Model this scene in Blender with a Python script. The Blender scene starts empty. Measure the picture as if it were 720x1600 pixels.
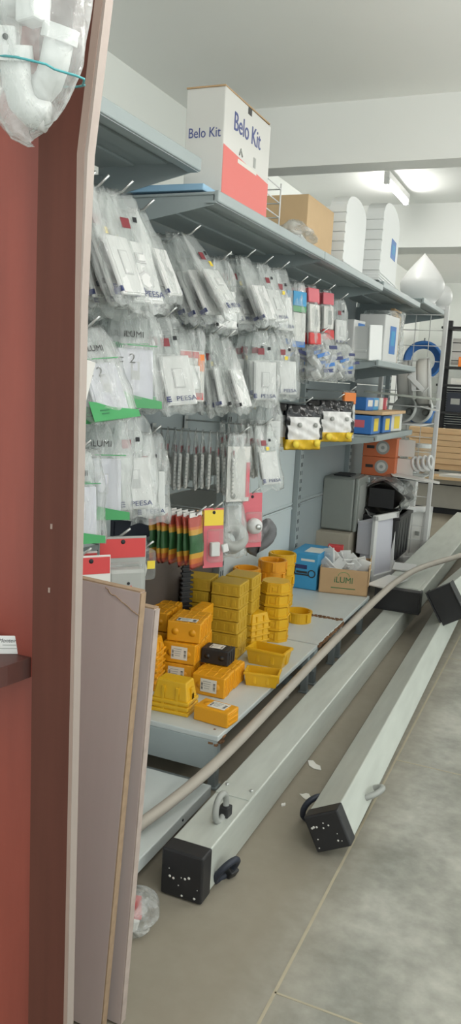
import bpy, bmesh, math, random
from mathutils import Matrix, Vector
from math import radians as R, sin, cos, pi
rnd = random.Random(7)
scene = bpy.context.scene
WORLD, EXPO = .74, 1.0
COL = scene.collection

# ------------------------------------------------------------------ camera
FPX, CAMH = 1250.0, 1.28
PITCH, YAW, ROLL = R(9.3327), R(23.0637), R(3.2)
fw = Vector((-sin(YAW)*cos(PITCH), cos(YAW)*cos(PITCH), -sin(PITCH)))
rt0 = Vector((cos(YAW), sin(YAW), 0)); up0 = rt0.cross(fw)
rt = rt0*cos(ROLL)+up0*sin(ROLL); upv = -rt0*sin(ROLL)+up0*cos(ROLL)
CAM = Vector((0, 0, CAMH))
cd = bpy.data.cameras.new('camera'); co = bpy.data.objects.new('camera', cd); COL.objects.link(co)
cd.sensor_fit = 'VERTICAL'; cd.sensor_height = 36.0; cd.lens = 36.0*FPX/1600.0
cd.clip_start = .05; cd.clip_end = 60
m3 = Matrix((rt, upv, -fw)).transposed()
co.matrix_world = Matrix.Translation(CAM) @ m3.to_4x4()
scene.camera = co
def ray(px, py): return rt*((px-360)/FPX) - upv*((py-800)/FPX) + fw
def onz(px, py, z): d = ray(px, py); return CAM + d*((z-CAMH)/d.z)
def onx(px, py, x): d = ray(px, py); return CAM + d*(x/d.x)
def ony(px, py, y): d = ray(px, py); return CAM + d*(y/d.y)

# ------------------------------------------------------------------ materials
MATS = {}
def mat(name, col, rough=.5, metal=0, noise=0, nscale=12, bump=0, bscale=60, spec=.5, trans=0, sub=0, stretch=None, emit=0):
    if name in MATS: return MATS[name]
    m = bpy.data.materials.new(name); m.use_nodes = True
    nt = m.node_tree; b = nt.nodes['Principled BSDF']
    b.inputs['Roughness'].default_value = rough; b.inputs['Metallic'].default_value = metal
    b.inputs['Specular IOR Level'].default_value = spec
    c = (*col, 1)
    b.inputs['Base Color'].default_value = c
    tc = nt.nodes.new('ShaderNodeTexCoord'); src = tc.outputs['Object']
    if stretch:
        mp = nt.nodes.new('ShaderNodeMapping'); mp.inputs['Scale'].default_value = stretch
        nt.links.new(src, mp.inputs['Vector']); src = mp.outputs['Vector']
    if noise:
        n = nt.nodes.new('ShaderNodeTexNoise'); n.inputs['Scale'].default_value = nscale; n.inputs['Detail'].default_value = 5
        nt.links.new(src, n.inputs['Vector'])
        mx = nt.nodes.new('ShaderNodeMix'); mx.data_type = 'RGBA'
        mx.inputs[6].default_value = tuple(max(0, x*(1-noise)) for x in col)+(1,)
        mx.inputs[7].default_value = tuple(min(1, x*(1+noise*.6)) for x in col)+(1,)
        nt.links.new(n.outputs['Fac'], mx.inputs[0]); nt.links.new(mx.outputs[2], b.inputs['Base Color'])
    if bump:
        n2 = nt.nodes.new('ShaderNodeTexNoise'); n2.inputs['Scale'].default_value = bscale; n2.inputs['Detail'].default_value = 3
        nt.links.new(src, n2.inputs['Vector'])
        bp = nt.nodes.new('ShaderNodeBump'); bp.inputs['Strength'].default_value = bump; bp.inputs['Distance'].default_value = .004
        nt.links.new(n2.outputs['Fac'], bp.inputs['Height']); nt.links.new(bp.outputs['Normal'], b.inputs['Normal'])
    if emit:
        b.inputs['Emission Color'].default_value = c; b.inputs['Emission Strength'].default_value = emit
    MATS[name] = m; return m

def film_mat(name, haze=(.10, .38), tint=(.72, .74, .73), scale=14, stretch=(1, 1, .35)):
    """clear crinkled plastic film: transparent with glossy creases and slightly milky folds"""
    m = bpy.data.materials.new(name); m.use_nodes = True; nt = m.node_tree; nt.nodes.clear()
    out = nt.nodes.new('ShaderNodeOutputMaterial')
    tr = nt.nodes.new('ShaderNodeBsdfTransparent'); tr.inputs[0].default_value = (.97, .98, .975, 1)
    pr = nt.nodes.new('ShaderNodeBsdfPrincipled'); pr.inputs['Base Color'].default_value = (*tint, 1)
    pr.inputs['Roughness'].default_value = .11; pr.inputs['Specular IOR Level'].default_value = 1.0
    pr.inputs['Coat Weight'].default_value = .5; pr.inputs['Coat Roughness'].default_value = .08
    tc = nt.nodes.new('ShaderNodeTexCoord'); mp = nt.nodes.new('ShaderNodeMapping'); mp.inputs['Scale'].default_value = stretch
    oi = nt.nodes.new('ShaderNodeObjectInfo'); ad = nt.nodes.new('ShaderNodeVectorMath'); ad.operation = 'ADD'
    ml = nt.nodes.new('ShaderNodeMath'); ml.operation = 'MULTIPLY'; ml.inputs[1].default_value = 37.0
    nt.links.new(oi.outputs['Random'], ml.inputs[0])
    nt.links.new(tc.outputs['Object'], mp.inputs['Vector']); nt.links.new(mp.outputs['Vector'], ad.inputs[0]); nt.links.new(ml.outputs[0], ad.inputs[1])
    n = nt.nodes.new('ShaderNodeTexNoise'); n.inputs['Scale'].default_value = scale; n.inputs['Detail'].default_value = 4; n.inputs['Distortion'].default_value = 1.2
    nt.links.new(ad.outputs[0], n.inputs['Vector'])
    bp = nt.nodes.new('ShaderNodeBump'); bp.inputs['Strength'].default_value = .9; bp.inputs['Distance'].default_value = .02
    nt.links.new(n.outputs['Fac'], bp.inputs['Height']); nt.links.new(bp.outputs['Normal'], pr.inputs['Normal'])
    rp = nt.nodes.new('ShaderNodeMapRange'); rp.inputs['From Min'].default_value = .35; rp.inputs['From Max'].default_value = .72
    rp.inputs['To Min'].default_value = haze[0]; rp.inputs['To Max'].default_value = haze[1]
    nt.links.new(n.outputs['Fac'], rp.inputs['Value'])
    fr = nt.nodes.new('ShaderNodeLayerWeight'); fr.inputs['Blend'].default_value = .35; nt.links.new(bp.outputs['Normal'], fr.inputs['Normal'])
    mm = nt.nodes.new('ShaderNodeMath'); mm.operation = 'MULTIPLY_ADD'; mm.inputs[1].default_value = .30; mm.use_clamp = True
    nt.links.new(fr.outputs['Facing'], mm.inputs[0]); nt.links.new(rp.outputs['Result'], mm.inputs[2])
    mix = nt.nodes.new('ShaderNodeMixShader')
    nt.links.new(mm.outputs[0], mix.inputs[0]); nt.links.new(tr.outputs[0], mix.inputs[1]); nt.links.new(pr.outputs[0], mix.inputs[2])
    nt.links.new(mix.outputs[0], out.inputs[0])
    MATS[name] = m; return m

M_shelf = mat('shelf_paint', (.34, .39, .395), .42, noise=.10, nscale=5, bump=.05)
M_deck = mat('deck_paint', (.56, .60, .59), .45, noise=.14, nscale=6, bump=.05)
M_panelb = mat('brown_panel_shaded', (.085, .068, .058), .7, noise=.15, nscale=5)  # grey-brown panel with the shade behind the boxes mixed into its colour
M_upr = mat('upright_paint', (.27, .31, .315), .45, noise=.08)
M_panel = mat('panel_paint', (.26, .30, .31), .5, noise=.08, nscale=4)
M_panel2 = mat('light_panel_paint', (.50, .56, .575), .5, noise=.06, nscale=4)
M_slot = mat('slot_dark', (.015, .017, .02), .7)
M_dark = mat('dark_navy', (.02, .025, .04), .55)
M_black = mat('black_plastic', (.018, .018, .02), .45, noise=.3)
M_rust = mat('rust', (.22, .11, .05), .9, noise=.5, nscale=40)
M_chrome = mat('hook_metal', (.55, .56, .55), .3, metal=.85)
M_galv = mat('galvanised', (.62, .65, .60), .5, metal=.35, noise=.22, nscale=7, bump=.05, stretch=(4, .7, 4))
M_galv2 = mat('galvanised_grey', (.58, .61, .56), .5, metal=.3, noise=.2, nscale=6, bump=.05, stretch=(4, .7, 4))
M_pipe = mat('pipe_grey', (.40, .36, .31), .55, noise=.18, nscale=8)
M_white = mat('white_plastic', (.68, .68, .67), .35)
M_white2 = mat('white_card', (.66, .65, .62), .6)
M_lilac = mat('lilac_plate', (.58, .58, .64), .4)
M_foam = mat('foam_white', (.86, .87, .86), .75, bump=.1, bscale=150)
M_navy = mat('navy_print', (.03, .04, .13), .5)
M_ink = mat('black_ink', (.03, .03, .03), .5)
M_green = mat('green_print', (.045, .30, .095), .45)
M_dkgreen = mat('dark_green_print', (.02, .16, .06), .5)
M_red = mat('red_print', (.55, .045, .045), .45)
M_maroon = mat('maroon_print', (.22, .03, .04), .5)
M_pink = mat('pink_print', (.62, .13, .16), .4)
M_orange = mat('orange_print', (.78, .22, .04), .5)
M_yel = mat('yellow_sticker', (.80, .60, .05), .5)
M_blue = mat('blue_print', (.04, .17, .48), .45); M_inkblue = mat('blue_ink', (.07, .09, .26), .5)
M_ltblue = mat('light_blue_card', (.05, .30, .55), .5, noise=.1)
M_ybox = mat('yellow_plastic', (.74, .33, .009), .42, noise=.10, nscale=9, bump=.05, bscale=90)
M_ybox2 = mat('yellow_plastic_lemon', (.68, .385, .011), .40, noise=.08, nscale=9)
M_ybox3 = mat('yellow_plastic_dull', (.52, .32, .02), .5, noise=.12, nscale=9, bump=.05)
M_orplas = mat('orange_plastic', (.72, .31, .012), .45, noise=.1)
M_label = mat('paper_label', (.72, .70, .64), .6)
M_card = mat('cardboard', (.50, .33, .18), .8, noise=.08, nscale=20)
M_cardl = mat('cardboard_light', (.60, .42, .24), .8, noise=.06, nscale=20)
M_beige = mat('beige_carton', (.40, .36, .29), .75, noise=.08)
M_elec = mat('grey_cabinet_paint', (.20, .215, .20), .45, noise=.08)
M_elec2 = mat('grey_cabinet_door', (.25, .27, .25), .3, noise=.08)
M_wood = mat('pine_timber', (.64, .43, .24), .65, noise=.22, nscale=5, stretch=(1, 8, 14))
M_conc = mat('counter_grey', (.42, .40, .35), .7, noise=.08)
M_redwood = mat('red_wood', (.27, .058, .040), .42, noise=.32, nscale=4, stretch=(6, 6, .7), bump=.03)
M_brownwood = mat('brown_wood', (.105, .036, .025), .6, spec=.2, noise=.25, nscale=5, stretch=(9, 9, .6), bump=.03)
M_edge = mat('pale_edge_band', (.30, .215, .18), .5, noise=.12)
M_dkshelf = mat('dark_wood_shelf', (.085, .032, .026), .45, noise=.2, stretch=(1, 5, 5))
M_board = mat('pinkish_board', (.47, .395, .375), .5, noise=.14, nscale=3, stretch=(8, 8, .5))
M_boardedge = mat('chipboard_edge', (.36, .25, .16), .85, noise=.35, nscale=60)
M_seam = mat('plate_seam', (.50, .50, .50), .5)
M_pkw = mat('packet_white', (.74, .73, .72), .2, bump=.5, bscale=45); M_pkb = mat('packet_black', (.012, .012, .014), .16, bump=.5, bscale=45); M_pky = mat('packet_yellow', (.74, .48, .03), .2, bump=.5, bscale=45)
M_rbr = mat('packet_red', (.36, .06, .04), .3, bump=.3, bscale=60); M_rba = mat('packet_amber', (.50, .27, .03), .3, bump=.3, bscale=60); M_rbg = mat('packet_dark_green', (.03, .10, .035), .3, bump=.3, bscale=60); M_rbo = mat('packet_orange', (.48, .13, .03), .3, bump=.3, bscale=60)
M_teal = mat('teal_rubber', (.06, .30, .32), .4)
M_grey = mat('grey_plastic', (.34, .35, .33), .45)
M_glass = mat('frosted_glass', (.62, .64, .62), .3)
M_plaster = mat('plaster', (.72, .71, .67), .8)
M_film = film_mat('clear_film', haze=(.04, .42), scale=19, stretch=(1, 1, .26))
M_film2 = film_mat('clear_film_heavy', haze=(.10, .46), scale=11, stretch=(1, 1, .6))
M_filmk = film_mat('clear_wrap', haze=(.05, .5), scale=16, stretch=(1, 1, 1))
M_filmt = film_mat('blister_film', haze=(.05, .12), scale=6)

def wall_mat(name, col, streak=.05):
    return mat(name, col, .85, noise=streak, nscale=1.3, bump=.03, bscale=30)
M_wall = wall_mat('wall_paint', (.84, .86, .82)); M_ceil = wall_mat('ceiling_paint', (.90, .905, .875)); M_beam = wall_mat('beam_paint', (.85, .855, .83))

def floor_material():
    m = bpy.data.materials.new('cement_tiles'); m.use_nodes = True; nt = m.node_tree; b = nt.nodes['Principled BSDF']
    tc = nt.nodes.new('ShaderNodeTexCoord')
    n1 = nt.nodes.new('ShaderNodeTexNoise'); n1.inputs['Scale'].default_value = 2.2; n1.inputs['Detail'].default_value = 8; n1.inputs['Roughness'].default_value = .65
    n2 = nt.nodes.new('ShaderNodeTexNoise'); n2.inputs['Scale'].default_value = 26; n2.inputs['Detail'].default_value = 4
    nt.links.new(tc.outputs['Object'], n1.inputs['Vector']); nt.links.new(tc.outputs['Object'], n2.inputs['Vector'])
    cr = nt.nodes.new('ShaderNodeValToRGB'); e = cr.color_ramp.elements
    e[0].position = .36; e[0].color = (.22, .22, .192, 1); e[1].position = .62; e[1].color = (.43, .425, .375, 1)
    nt.links.new(n1.outputs['Fac'], cr.inputs[0])
    mx = nt.nodes.new('ShaderNodeMix'); mx.data_type = 'RGBA'; mx.blend_type = 'OVERLAY'; mx.inputs[0].default_value = .30
    nt.links.new(cr.outputs[0], mx.inputs[6]); nt.links.new(n2.outputs['Fac'], mx.inputs[7])
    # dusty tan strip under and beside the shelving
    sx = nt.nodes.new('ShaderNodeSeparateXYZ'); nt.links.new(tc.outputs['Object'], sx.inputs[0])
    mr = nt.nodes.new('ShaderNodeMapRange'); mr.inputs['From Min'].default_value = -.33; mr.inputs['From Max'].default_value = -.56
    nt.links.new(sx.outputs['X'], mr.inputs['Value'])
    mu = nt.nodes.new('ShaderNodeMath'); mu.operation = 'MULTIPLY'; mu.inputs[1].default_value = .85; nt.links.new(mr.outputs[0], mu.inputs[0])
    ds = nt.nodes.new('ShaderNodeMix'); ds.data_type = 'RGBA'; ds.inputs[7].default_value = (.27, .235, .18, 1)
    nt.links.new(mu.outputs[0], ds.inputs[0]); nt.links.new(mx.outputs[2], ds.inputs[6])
    nt.links.new(ds.outputs[2], b.inputs['Base Color'])
    b.inputs['Roughness'].default_value = .55; b.inputs['Specular IOR Level'].default_value = .3
    bp = nt.nodes.new('ShaderNodeBump'); bp.inputs['Strength'].default_value = .12; bp.inputs['Distance'].default_value = .003
    nt.links.new(n2.outputs['Fac'], bp.inputs['Height']); nt.links.new(bp.outputs['Normal'], b.inputs['Normal'])
    return m
M_floor = floor_material(); M_grout = mat('grout', (.42, .37, .27), .8, noise=.15, nscale=20)
M_tube = mat('tube_light', (1, .99, .95), .5, emit=24)
M_fixture = mat('fixture_white', (.8, .8, .78), .4)

# ------------------------------------------------------------------ mesh builder
_TXT = {}
def text_geo(s, shear=0):
    if (s, shear) not in _TXT:
        cu = bpy.data.curves.new('txt', 'FONT'); cu.body = s; cu.size = 1; cu.align_x = 'CENTER'; cu.align_y = 'CENTER'
        cu.resolution_u = 3; cu.shear = shear; cu.extrude = 0.02
        o = bpy.data.objects.new('txt', cu); COL.objects.link(o)
        dg = bpy.context.evaluated_depsgraph_get(); me = bpy.data.meshes.new_from_object(o.evaluated_get(dg))
        _TXT[(s, shear)] = ([v.co.copy() for v in me.vertices], [tuple(p.vertices) for p in me.polygons])
        bpy.data.objects.remove(o); bpy.data.curves.remove(cu); bpy.data.meshes.remove(me)
    return _TXT[(s, shear)]

class MB:
    def __init__(s): s.bm = bmesh.new(); s.mats = []; s.sm = set()
    def mi(s, m):
        if m not in s.mats: s.mats.append(m)
        return s.mats.index(m)
    def _add(s, vs, fs, m, M=None, smooth=False):
        i = s.mi(m); M = M or Matrix()
        bv = [s.bm.verts.new(M @ Vector(v)) for v in vs]
        for f in fs:
            try:
                F = s.bm.faces.new([bv[k] for k in f]); F.material_index = i; F.smooth = smooth
            except ValueError: pass
        return s
    def box(s, c, d, m, M=None, bev=0, taper=1.0, ty=None):
        """c centre, d full size; taper scales the top face"""
        x, y, z = d[0]/2, d[1]/2, d[2]/2; t = taper; u = t if ty is None else ty
        vs = [(-x, -y, -z), (x, -y, -z), (x, y, -z), (-x, y, -z), (-x*t, -y*u, z), (x*t, -y*u, z), (x*t, y*u, z), (-x*t, y*u, z)]
        fs = [(3, 2, 1, 0), (4, 5, 6, 7), (0, 1, 5, 4), (1, 2, 6, 5), (2, 3, 7, 6), (3, 0, 4, 7)]
        MM = (M or Matrix()) @ Matrix.Translation(c)
        if bev <= 0: return s._add(vs, fs, m, MM)
        b2 = bmesh.new(); bv = [b2.verts.new(v) for v in vs]
        for f in fs: b2.faces.new([bv[k] for k in f])
        bmesh.ops.bevel(b2, geom=b2.edges[:], offset=bev, segments=2, affect='EDGES', profile=.5)
        b2.verts.index_update(); V = [v.co.copy() for v in b2.verts]; Fs = [[v.index for v in f.verts] for f in b2.faces]; b2.free()
        return s._add(V, Fs, m, MM)
    def prism(s, poly, h0, h1, m, M=None):
        """polygon in XY extruded along Z"""
        n = len(poly); vs = [(p[0], p[1], h0) for p in poly]+[(p[0], p[1], h1) for p in poly]
        fs = [tuple(range(n-1, -1, -1)), tuple(range(n, 2*n))]+[(k, (k+1) % n, n+(k+1) % n, n+k) for k in range(n)]
        return s._add(vs, fs, m, M)
    def cyl(s, p0, p1, r0, m, r1=None, seg=16, smooth=True, cap=True):
        p0, p1 = Vector(p0), Vector(p1); r1 = r0 if r1 is None else r1
        q = (p1-p0).to_track_quat('Z', 'Y').to_matrix().to_4x4(); L = (p1-p0).length
        return s.lathe([(0, 0), (r0, 0), (r1, L), (0, L)] if cap else [(r0, 0), (r1, L)], m, seg, Matrix.Translation(p0) @ q, smooth)
    def lathe(s, prof, m, seg=24, M=None, smooth=True):
        vs, fs, rows = [], [], []
        for r, z in prof:
            if r < 1e-6: rows.append([len(vs)]); vs.append((0, 0, z))
            else:
                rows.append(list(range(len(vs), len(vs)+seg)))
                vs += [(r*cos(2*pi*k/seg), r*sin(2*pi*k/seg), z) for k in range(seg)]
        for a, b in zip(rows, rows[1:]):
            if len(a) == 1 and len(b) == 1: continue
            for k in range(seg):
                k2 = (k+1) % seg
                if len(a) == 1: fs.append((a[0], b[k2], b[k]))
                elif len(b) == 1: fs.append((a[k], a[k2], b[0]))
                else: fs.append((a[k], a[k2], b[k2], b[k]))
        # separate vertices per hard step: keep smooth only on curved runs
        return s._add(vs, fs, m, M, smooth)
    def tube(s, pts, r, m, seg=8, closed=False, smooth=True):
        pts = [Vector(p) for p in pts]; n = len(pts); vs, fs = [], []
        ref = None
        for i, p in enumerate(pts):
            a = pts[i-1] if (i or closed) else p; b = pts[(i+1) % n] if (i < n-1 or closed) else p
            t = (b-a).normalized()
            if ref is None: ref = t.orthogonal().normalized()
            ref = (ref - t*ref.dot(t)).normalized(); w = t.cross(ref)
            vs += [p+(ref*cos(2*pi*k/seg)+w*sin(2*pi*k/seg))*r for k in range(seg)]
        for i in range(n if closed else n-1):
            for k in range(seg):
                a, b = i*seg, ((i+1) % n)*seg; fs.append((a+k, a+(k+1) % seg, b+(k+1) % seg, b+k))
        if not closed: fs += [tuple(range(seg-1, -1, -1)), tuple(range((n-1)*seg, n*seg))]
        return s._add(vs, fs, m, None, smooth)
    def text(s, t, size, m, M, shear=0, squash=1.0):
        vs, fs = text_geo(t, shear)
        return s._add([(v.x*size*squash, v.y*size, v.z*size*.6) for v in vs], fs, m, M)
    def grid(s, fn, nx, ny, m, closed_u=False, smooth=True):
        vs = [fn(i/nx, j/ny) for j in range(ny+1) for i in range(nx+1)]
        fs = [(j*(nx+1)+i, j*(nx+1)+i+1, (j+1)*(nx+1)+i+1, (j+1)*(nx+1)+i) for j in range(ny) for i in range(nx)]
        return s._add(vs, fs, m, None, smooth)
    def mesh(s, name):
        me = bpy.data.meshes.new(name); bmesh.ops.recalc_face_normals(s.bm, faces=s.bm.faces[:]); s.bm.to_mesh(me); s.bm.free()
        for m in s.mats: me.materials.append(m)
        return me
    def build(s, name, parent=None, label=None):
        return link(name, s.mesh(name), parent, label)

def link(name, me, parent=None, label=None):
    o = bpy.data.objects.new(name, me); COL.objects.link(o); o.parent = parent
    if label: o['label'] = label
    return o
def thing(name, label, cat, loc=(0, 0, 0), rot=None, group=None):
    o = bpy.data.objects.new(name, None); COL.objects.link(o); o.empty_display_size = .05
    M = Matrix.Translation(loc)
    if rot is not None: M = M @ (rot if isinstance(rot, Matrix) else Matrix.Rotation(rot, 4, 'Z'))
    o.matrix_world = M
    return tag(o, label, cat, group)
def tag(o, label, cat, group=None):
    o['label'] = label; o['category'] = cat
    if group: o['group'] = group
    return o
def solo(mb, name, label, cat, group=None, loc=None, rot=0):
    o = mb.build(name); tag(o, label, cat, group)
    if loc is not None: o.matrix_world = Matrix.Translation(loc) @ Matrix.Rotation(rot, 4, 'Z')
    return o
def struct(mb, name):
    o = mb.build(name); o['kind'] = 'structure'; return o
def RZ(a): return Matrix.Rotation(R(a), 4, 'Z')
def RX(a): return Matrix.Rotation(R(a), 4, 'X')
def RY(a): return Matrix.Rotation(R(a), 4, 'Y')
def T(*v): return Matrix.Translation(v)
FACE_X = Matrix(((0, 0, 1, 0), (1, 0, 0, 0), (0, 1, 0, 0), (0, 0, 0, 1)))      # text XY -> YZ plane, normal +X
FACE_NY = Matrix(((1, 0, 0, 0), (0, 0, -1, 0), (0, 1, 0, 0), (0, 0, 0, 1)))    # text XY -> XZ plane, normal -Y
def between(px0, px1, z):
    """two bottom pixels of a front edge on the plane z -> (centre, width, yaw)"""
    a, b = onz(*px0, z), onz(*px1, z); d = b-a
    return a, b, d.length, math.atan2(d.y, d.x)

ORD = ['first', 'second', 'third', 'fourth', 'fifth', 'sixth', 'seventh', 'eighth', 'ninth', 'tenth', 'eleventh', 'twelfth', 'thirteenth', 'fourteenth']

# ================================================================== SETTING
CZ = 2.6
mb = MB(); mb.box((1.0, 4.6, -.05), (7.0, 11.4, .1), M_floor); floor = struct(mb, 'floor')
mb = MB()
for x in (-.455, .76, 1.97, 3.18): mb.box((x, 4.6, .0004), (.007, 11.4, .0012), M_grout)
for k in range(-2, 7): mb.box((2.02, 2.67+k*1.215, .0004), (4.95, .005, .0012), M_grout)
o = mb.build('floor_tile_joints'); o['kind'] = 'structure'
mb = MB(); mb.box((-2.02, 4.6, CZ/2), (.1, 11.4, CZ), M_wall); struct(mb, 'wall_left')
mb = MB(); mb.box((1.0, 10.35, CZ/2), (7.0, .1, CZ), M_wall); struct(mb, 'wall_back')
mb = MB(); mb.box((1.0, 4.6, CZ+.05), (7.0, 11.4, .1), M_ceil); struct(mb, 'ceiling')
mb = MB(); mb.box((1.0, 3.945, 2.46), (5.94, .15, .28), M_beam); b1 = struct(mb, 'beam_near')
mb = MB(); mb.box((1.0, 6.17, 2.45), (5.94, .30, .30), M_beam); struct(mb, 'beam_far')

# ================================================================== LAMPS
def tube_lamp(label, loc, rotz, L=1.2, drop=0):
    loc = (loc[0], loc[1], loc[2]-drop)
    t = thing('tube_lamp', label, 'lamp', loc, R(rotz), 'ceiling tube lamps')
    m = MB(); m.box((0, 0, -.02), (.035, L, .04), M_fixture, bev=.004); m.build('housing', t)
    for s in (-1, 1) if drop else ():
        m = MB(); m.cyl((0, s*L*.35, 0), (0, s*L*.35, drop), .005, M_fixture, seg=8); m.build('hanger_rod', t)
    m = MB(); m.cyl((0, -L/2+.03, -.058), (0, L/2-.03, -.058), .016, M_tube, seg=12); m.build('tube', t)
    for s in (-1, 1):
        m = MB(); m.box((0, s*(L/2-.02), -.05), (.035, .03, .045), M_fixture, bev=.003); m.build('end_socket', t)
    return t
tube_lamp('lit white tube lamp on the ceiling just before the far beam', (-1.24, 5.34, CZ-.02), 0, .62)
for lb, x, y in (('middle of the aisle beyond the near beam', .6, 5.0), ('far end of the aisle', .5, 8.0), ('far end of the aisle, second one', -.1, 8.3), ('far wall beside the timber', -.35, 9.3), ('far wall, second one', .4, 9.3),
                 ('aisle before the near beam', -.10, .9), ('right part of the shop before the near beam', 1.6, 2.9), ('right part of the shop at the near end', 1.4, .9), ('aisle at the near end', .5, .5), ('aisle close to the near beam', .3, 2.9)):
    tube_lamp('added unseen tube lamp over the '+lb, (x, y, CZ), 0, 1.2, .50 if y < 3.5 else .14)  # unseen tubes added to brighten the ceiling, aisle and far wall
# ================================================================== GONDOLA SHELVING
YB = [1.11, 2.13, 3.15, 4.17, 5.19, 6.21]         # bay joints
XB, XF, XT = -1.385, -.907, -1.007          # back panel, deck front, upper shelf front
DZ = .197
def slotted(m, x, y, z0, z1, w=.05, d=.035, mt=M_upr):
    m.box((x, y, (z0+z1)/2), (d, w, z1-z0), mt, bev=.003)
    z = z0+.05
    while z < z1-.03:
        for s in (-1, 1): m.box((x+d/2+.0005, y+s*.011, z), (.002, .005, .022), M_slot)
        z += .045
for i, y in enumerate(YB):
    top = 1.855 if i < 2 else 1.79
    lb = ['grey slotted shelving upright hidden mostly by the wooden cabinet', 'grey slotted upright between the raised shelf and the long top shelf',
          'grey slotted upright behind the stacks of yellow boxes', 'grey slotted upright between the light panel and the grey electrical cabinet',
          'grey slotted upright at the near side of the white wire rack', 'grey slotted upright at the far end of the shelving'][i]
    t = thing('shelving_upright', lb, 'upright', (XB, y, 0), group='slotted shelving uprights')
    m = MB(); slotted(m, -.0, 0, 0.03, top); m.build('post', t)
    m = MB(); m.box((.2, 0, .015), (.42, .04, .03), M_upr, bev=.003); m.build('foot', t)
# back panels
def back_panel(label, y0, y1, z0, z1, mt, ribs=True):
    m = MB(); m.box((XB-.02, (y0+y1)/2, (z0+z1)/2), (.012, y1-y0-.055, z1-z0), mt, bev=.002)
    if ribs:
        m.box((XB-.0135, (y0+y1)/2, z0+.012), (.006, y1-y0-.056, .008), mt); m.box((XB-.0135, (y0+y1)/2, z1-.012), (.006, y1-y0-.056, .008), mt)
    return solo(m, 'backing_sheet', label, 'panel', 'metal back panels of the shelving')
nm = ['behind the cabinet', 'behind the yellow boxes', 'behind the blue carton', 'behind the grey electrical cabinet', 'behind the white wire rack']
for i in range(5):
    zs = [(.98, 1.30), (1.305, 1.835)] if i == 1 else [(.62, .97), (.975, 1.30), (1.305, 1.835)]
    if i == 0: zs = [(.98, 1.30), (1.305, 1.92)]
    back_panel('low %s back panel ' % ('shade-darkened brown' if i < 2 else 'metal')+nm[i], YB[i], YB[i+1], .2, .615, M_panel2 if i == 2 else M_panelb if i < 2 else M_panel)
    for k, (a, b) in enumerate(zs):
        back_panel(['grey metal back panel %s, at eye level', 'upper grey metal back panel %s', 'topmost grey metal back panel %s'][k if len(zs) == 3 else k+1] % nm[i], YB[i], YB[i+1], a, b, M_panel2 if (i == 2 and k == 0) else M_panel)
# dark crossbars in the open gap
for y0, y1, z, lb in ((1.11, 2.13, .86, 'in the gap behind the bag rows at the cabinet'), (2.13, 3.15, .86, 'in the gap behind the rainbow packets'), (2.13, 3.15, .68, 'low behind the rainbow packets')):
    m = MB(); m.box((XB-.01, (y0+y1)/2, z), (.02, y1-y0-.055, .035), M_upr, bev=.003)
    solo(m, 'crossbar', 'dark grey crossbar '+lb, 'crossbar', 'crossbars')
m = MB(); m.box((0, 0, .375), (.25, 1.9, .75), M_dark, bev=.01)  # filler block added so the open gap in the back panels looks dark
for k in range(5): m.box((.127, -.76+k*.38, .4), (.006, .30, .6), M_dark, bev=.002)
solo(m, 'gap_filler', 'dark navy filler block added behind the shelving to darken the open gap', 'cabinet', loc=(-1.78, 2.1, 0))

def shelf(label, y0, y1, z, xf=XT, lip=.032, xb=XB, mt=M_shelf, brackets=True, group='metal shelves'):
    t = thing('metal_shelf', label, 'shelf', (xb, y0, z), group=group)
    D = xf-xb; W = y1-y0-.006
    m = MB(); m.box((D/2, W/2+.003, -.004), (D, W, .008), mt, bev=.002)
    for k in (.33, .66): m.box((D*k, W/2, -.011), (.05, W-.05, .008), mt, bev=.002)      # stiffening ribs underneath
    m.build('deck', t)
    m = MB(); m.box((D+.002, W/2+.003, -lip/2+.003), (.016, W, lip), mt, bev=.004); m.box((D-.012, W/2, -lip+.004), (.03, W, .006), mt); m.build('front_lip', t)
    for k, yy in enumerate((.012, W-.006)):
        m = MB()
        m.prism([(0, -.0), (D-.01, -.0), (D-.01, -.03), (.06, -.085), (0, -.085)], -.002, .002, mt, T(0, yy, -.004) @ RX(90))
        m.build('side_bracket', t)
    return t
shelf('raised grey metal shelf nearest the cabinet, higher than the others', 1.11, 2.13, 1.885, xf=-1.062, lip=.036)
shelf('grey top shelf under the white and red carton', YB[1], YB[2], 1.80)
shelf('grey top shelf under the two white foam packages', YB[2], YB[3], 1.80)
shelf('grey top shelf nearest the pointed white globes', YB[3], YB[4], 1.82)
shelf('short grey end shelf carrying the pointed white globes', 5.25, 6.25, 1.86, xf=-1.0)
shelf('grey shelf carrying the tall white box with a blue label', YB[3], YB[4], 1.425, xf=-1.0)
shelf('grey shelf carrying the blue and yellow boxes', YB[3]+.05, YB[4], 1.03, xf=-.985)
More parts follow.
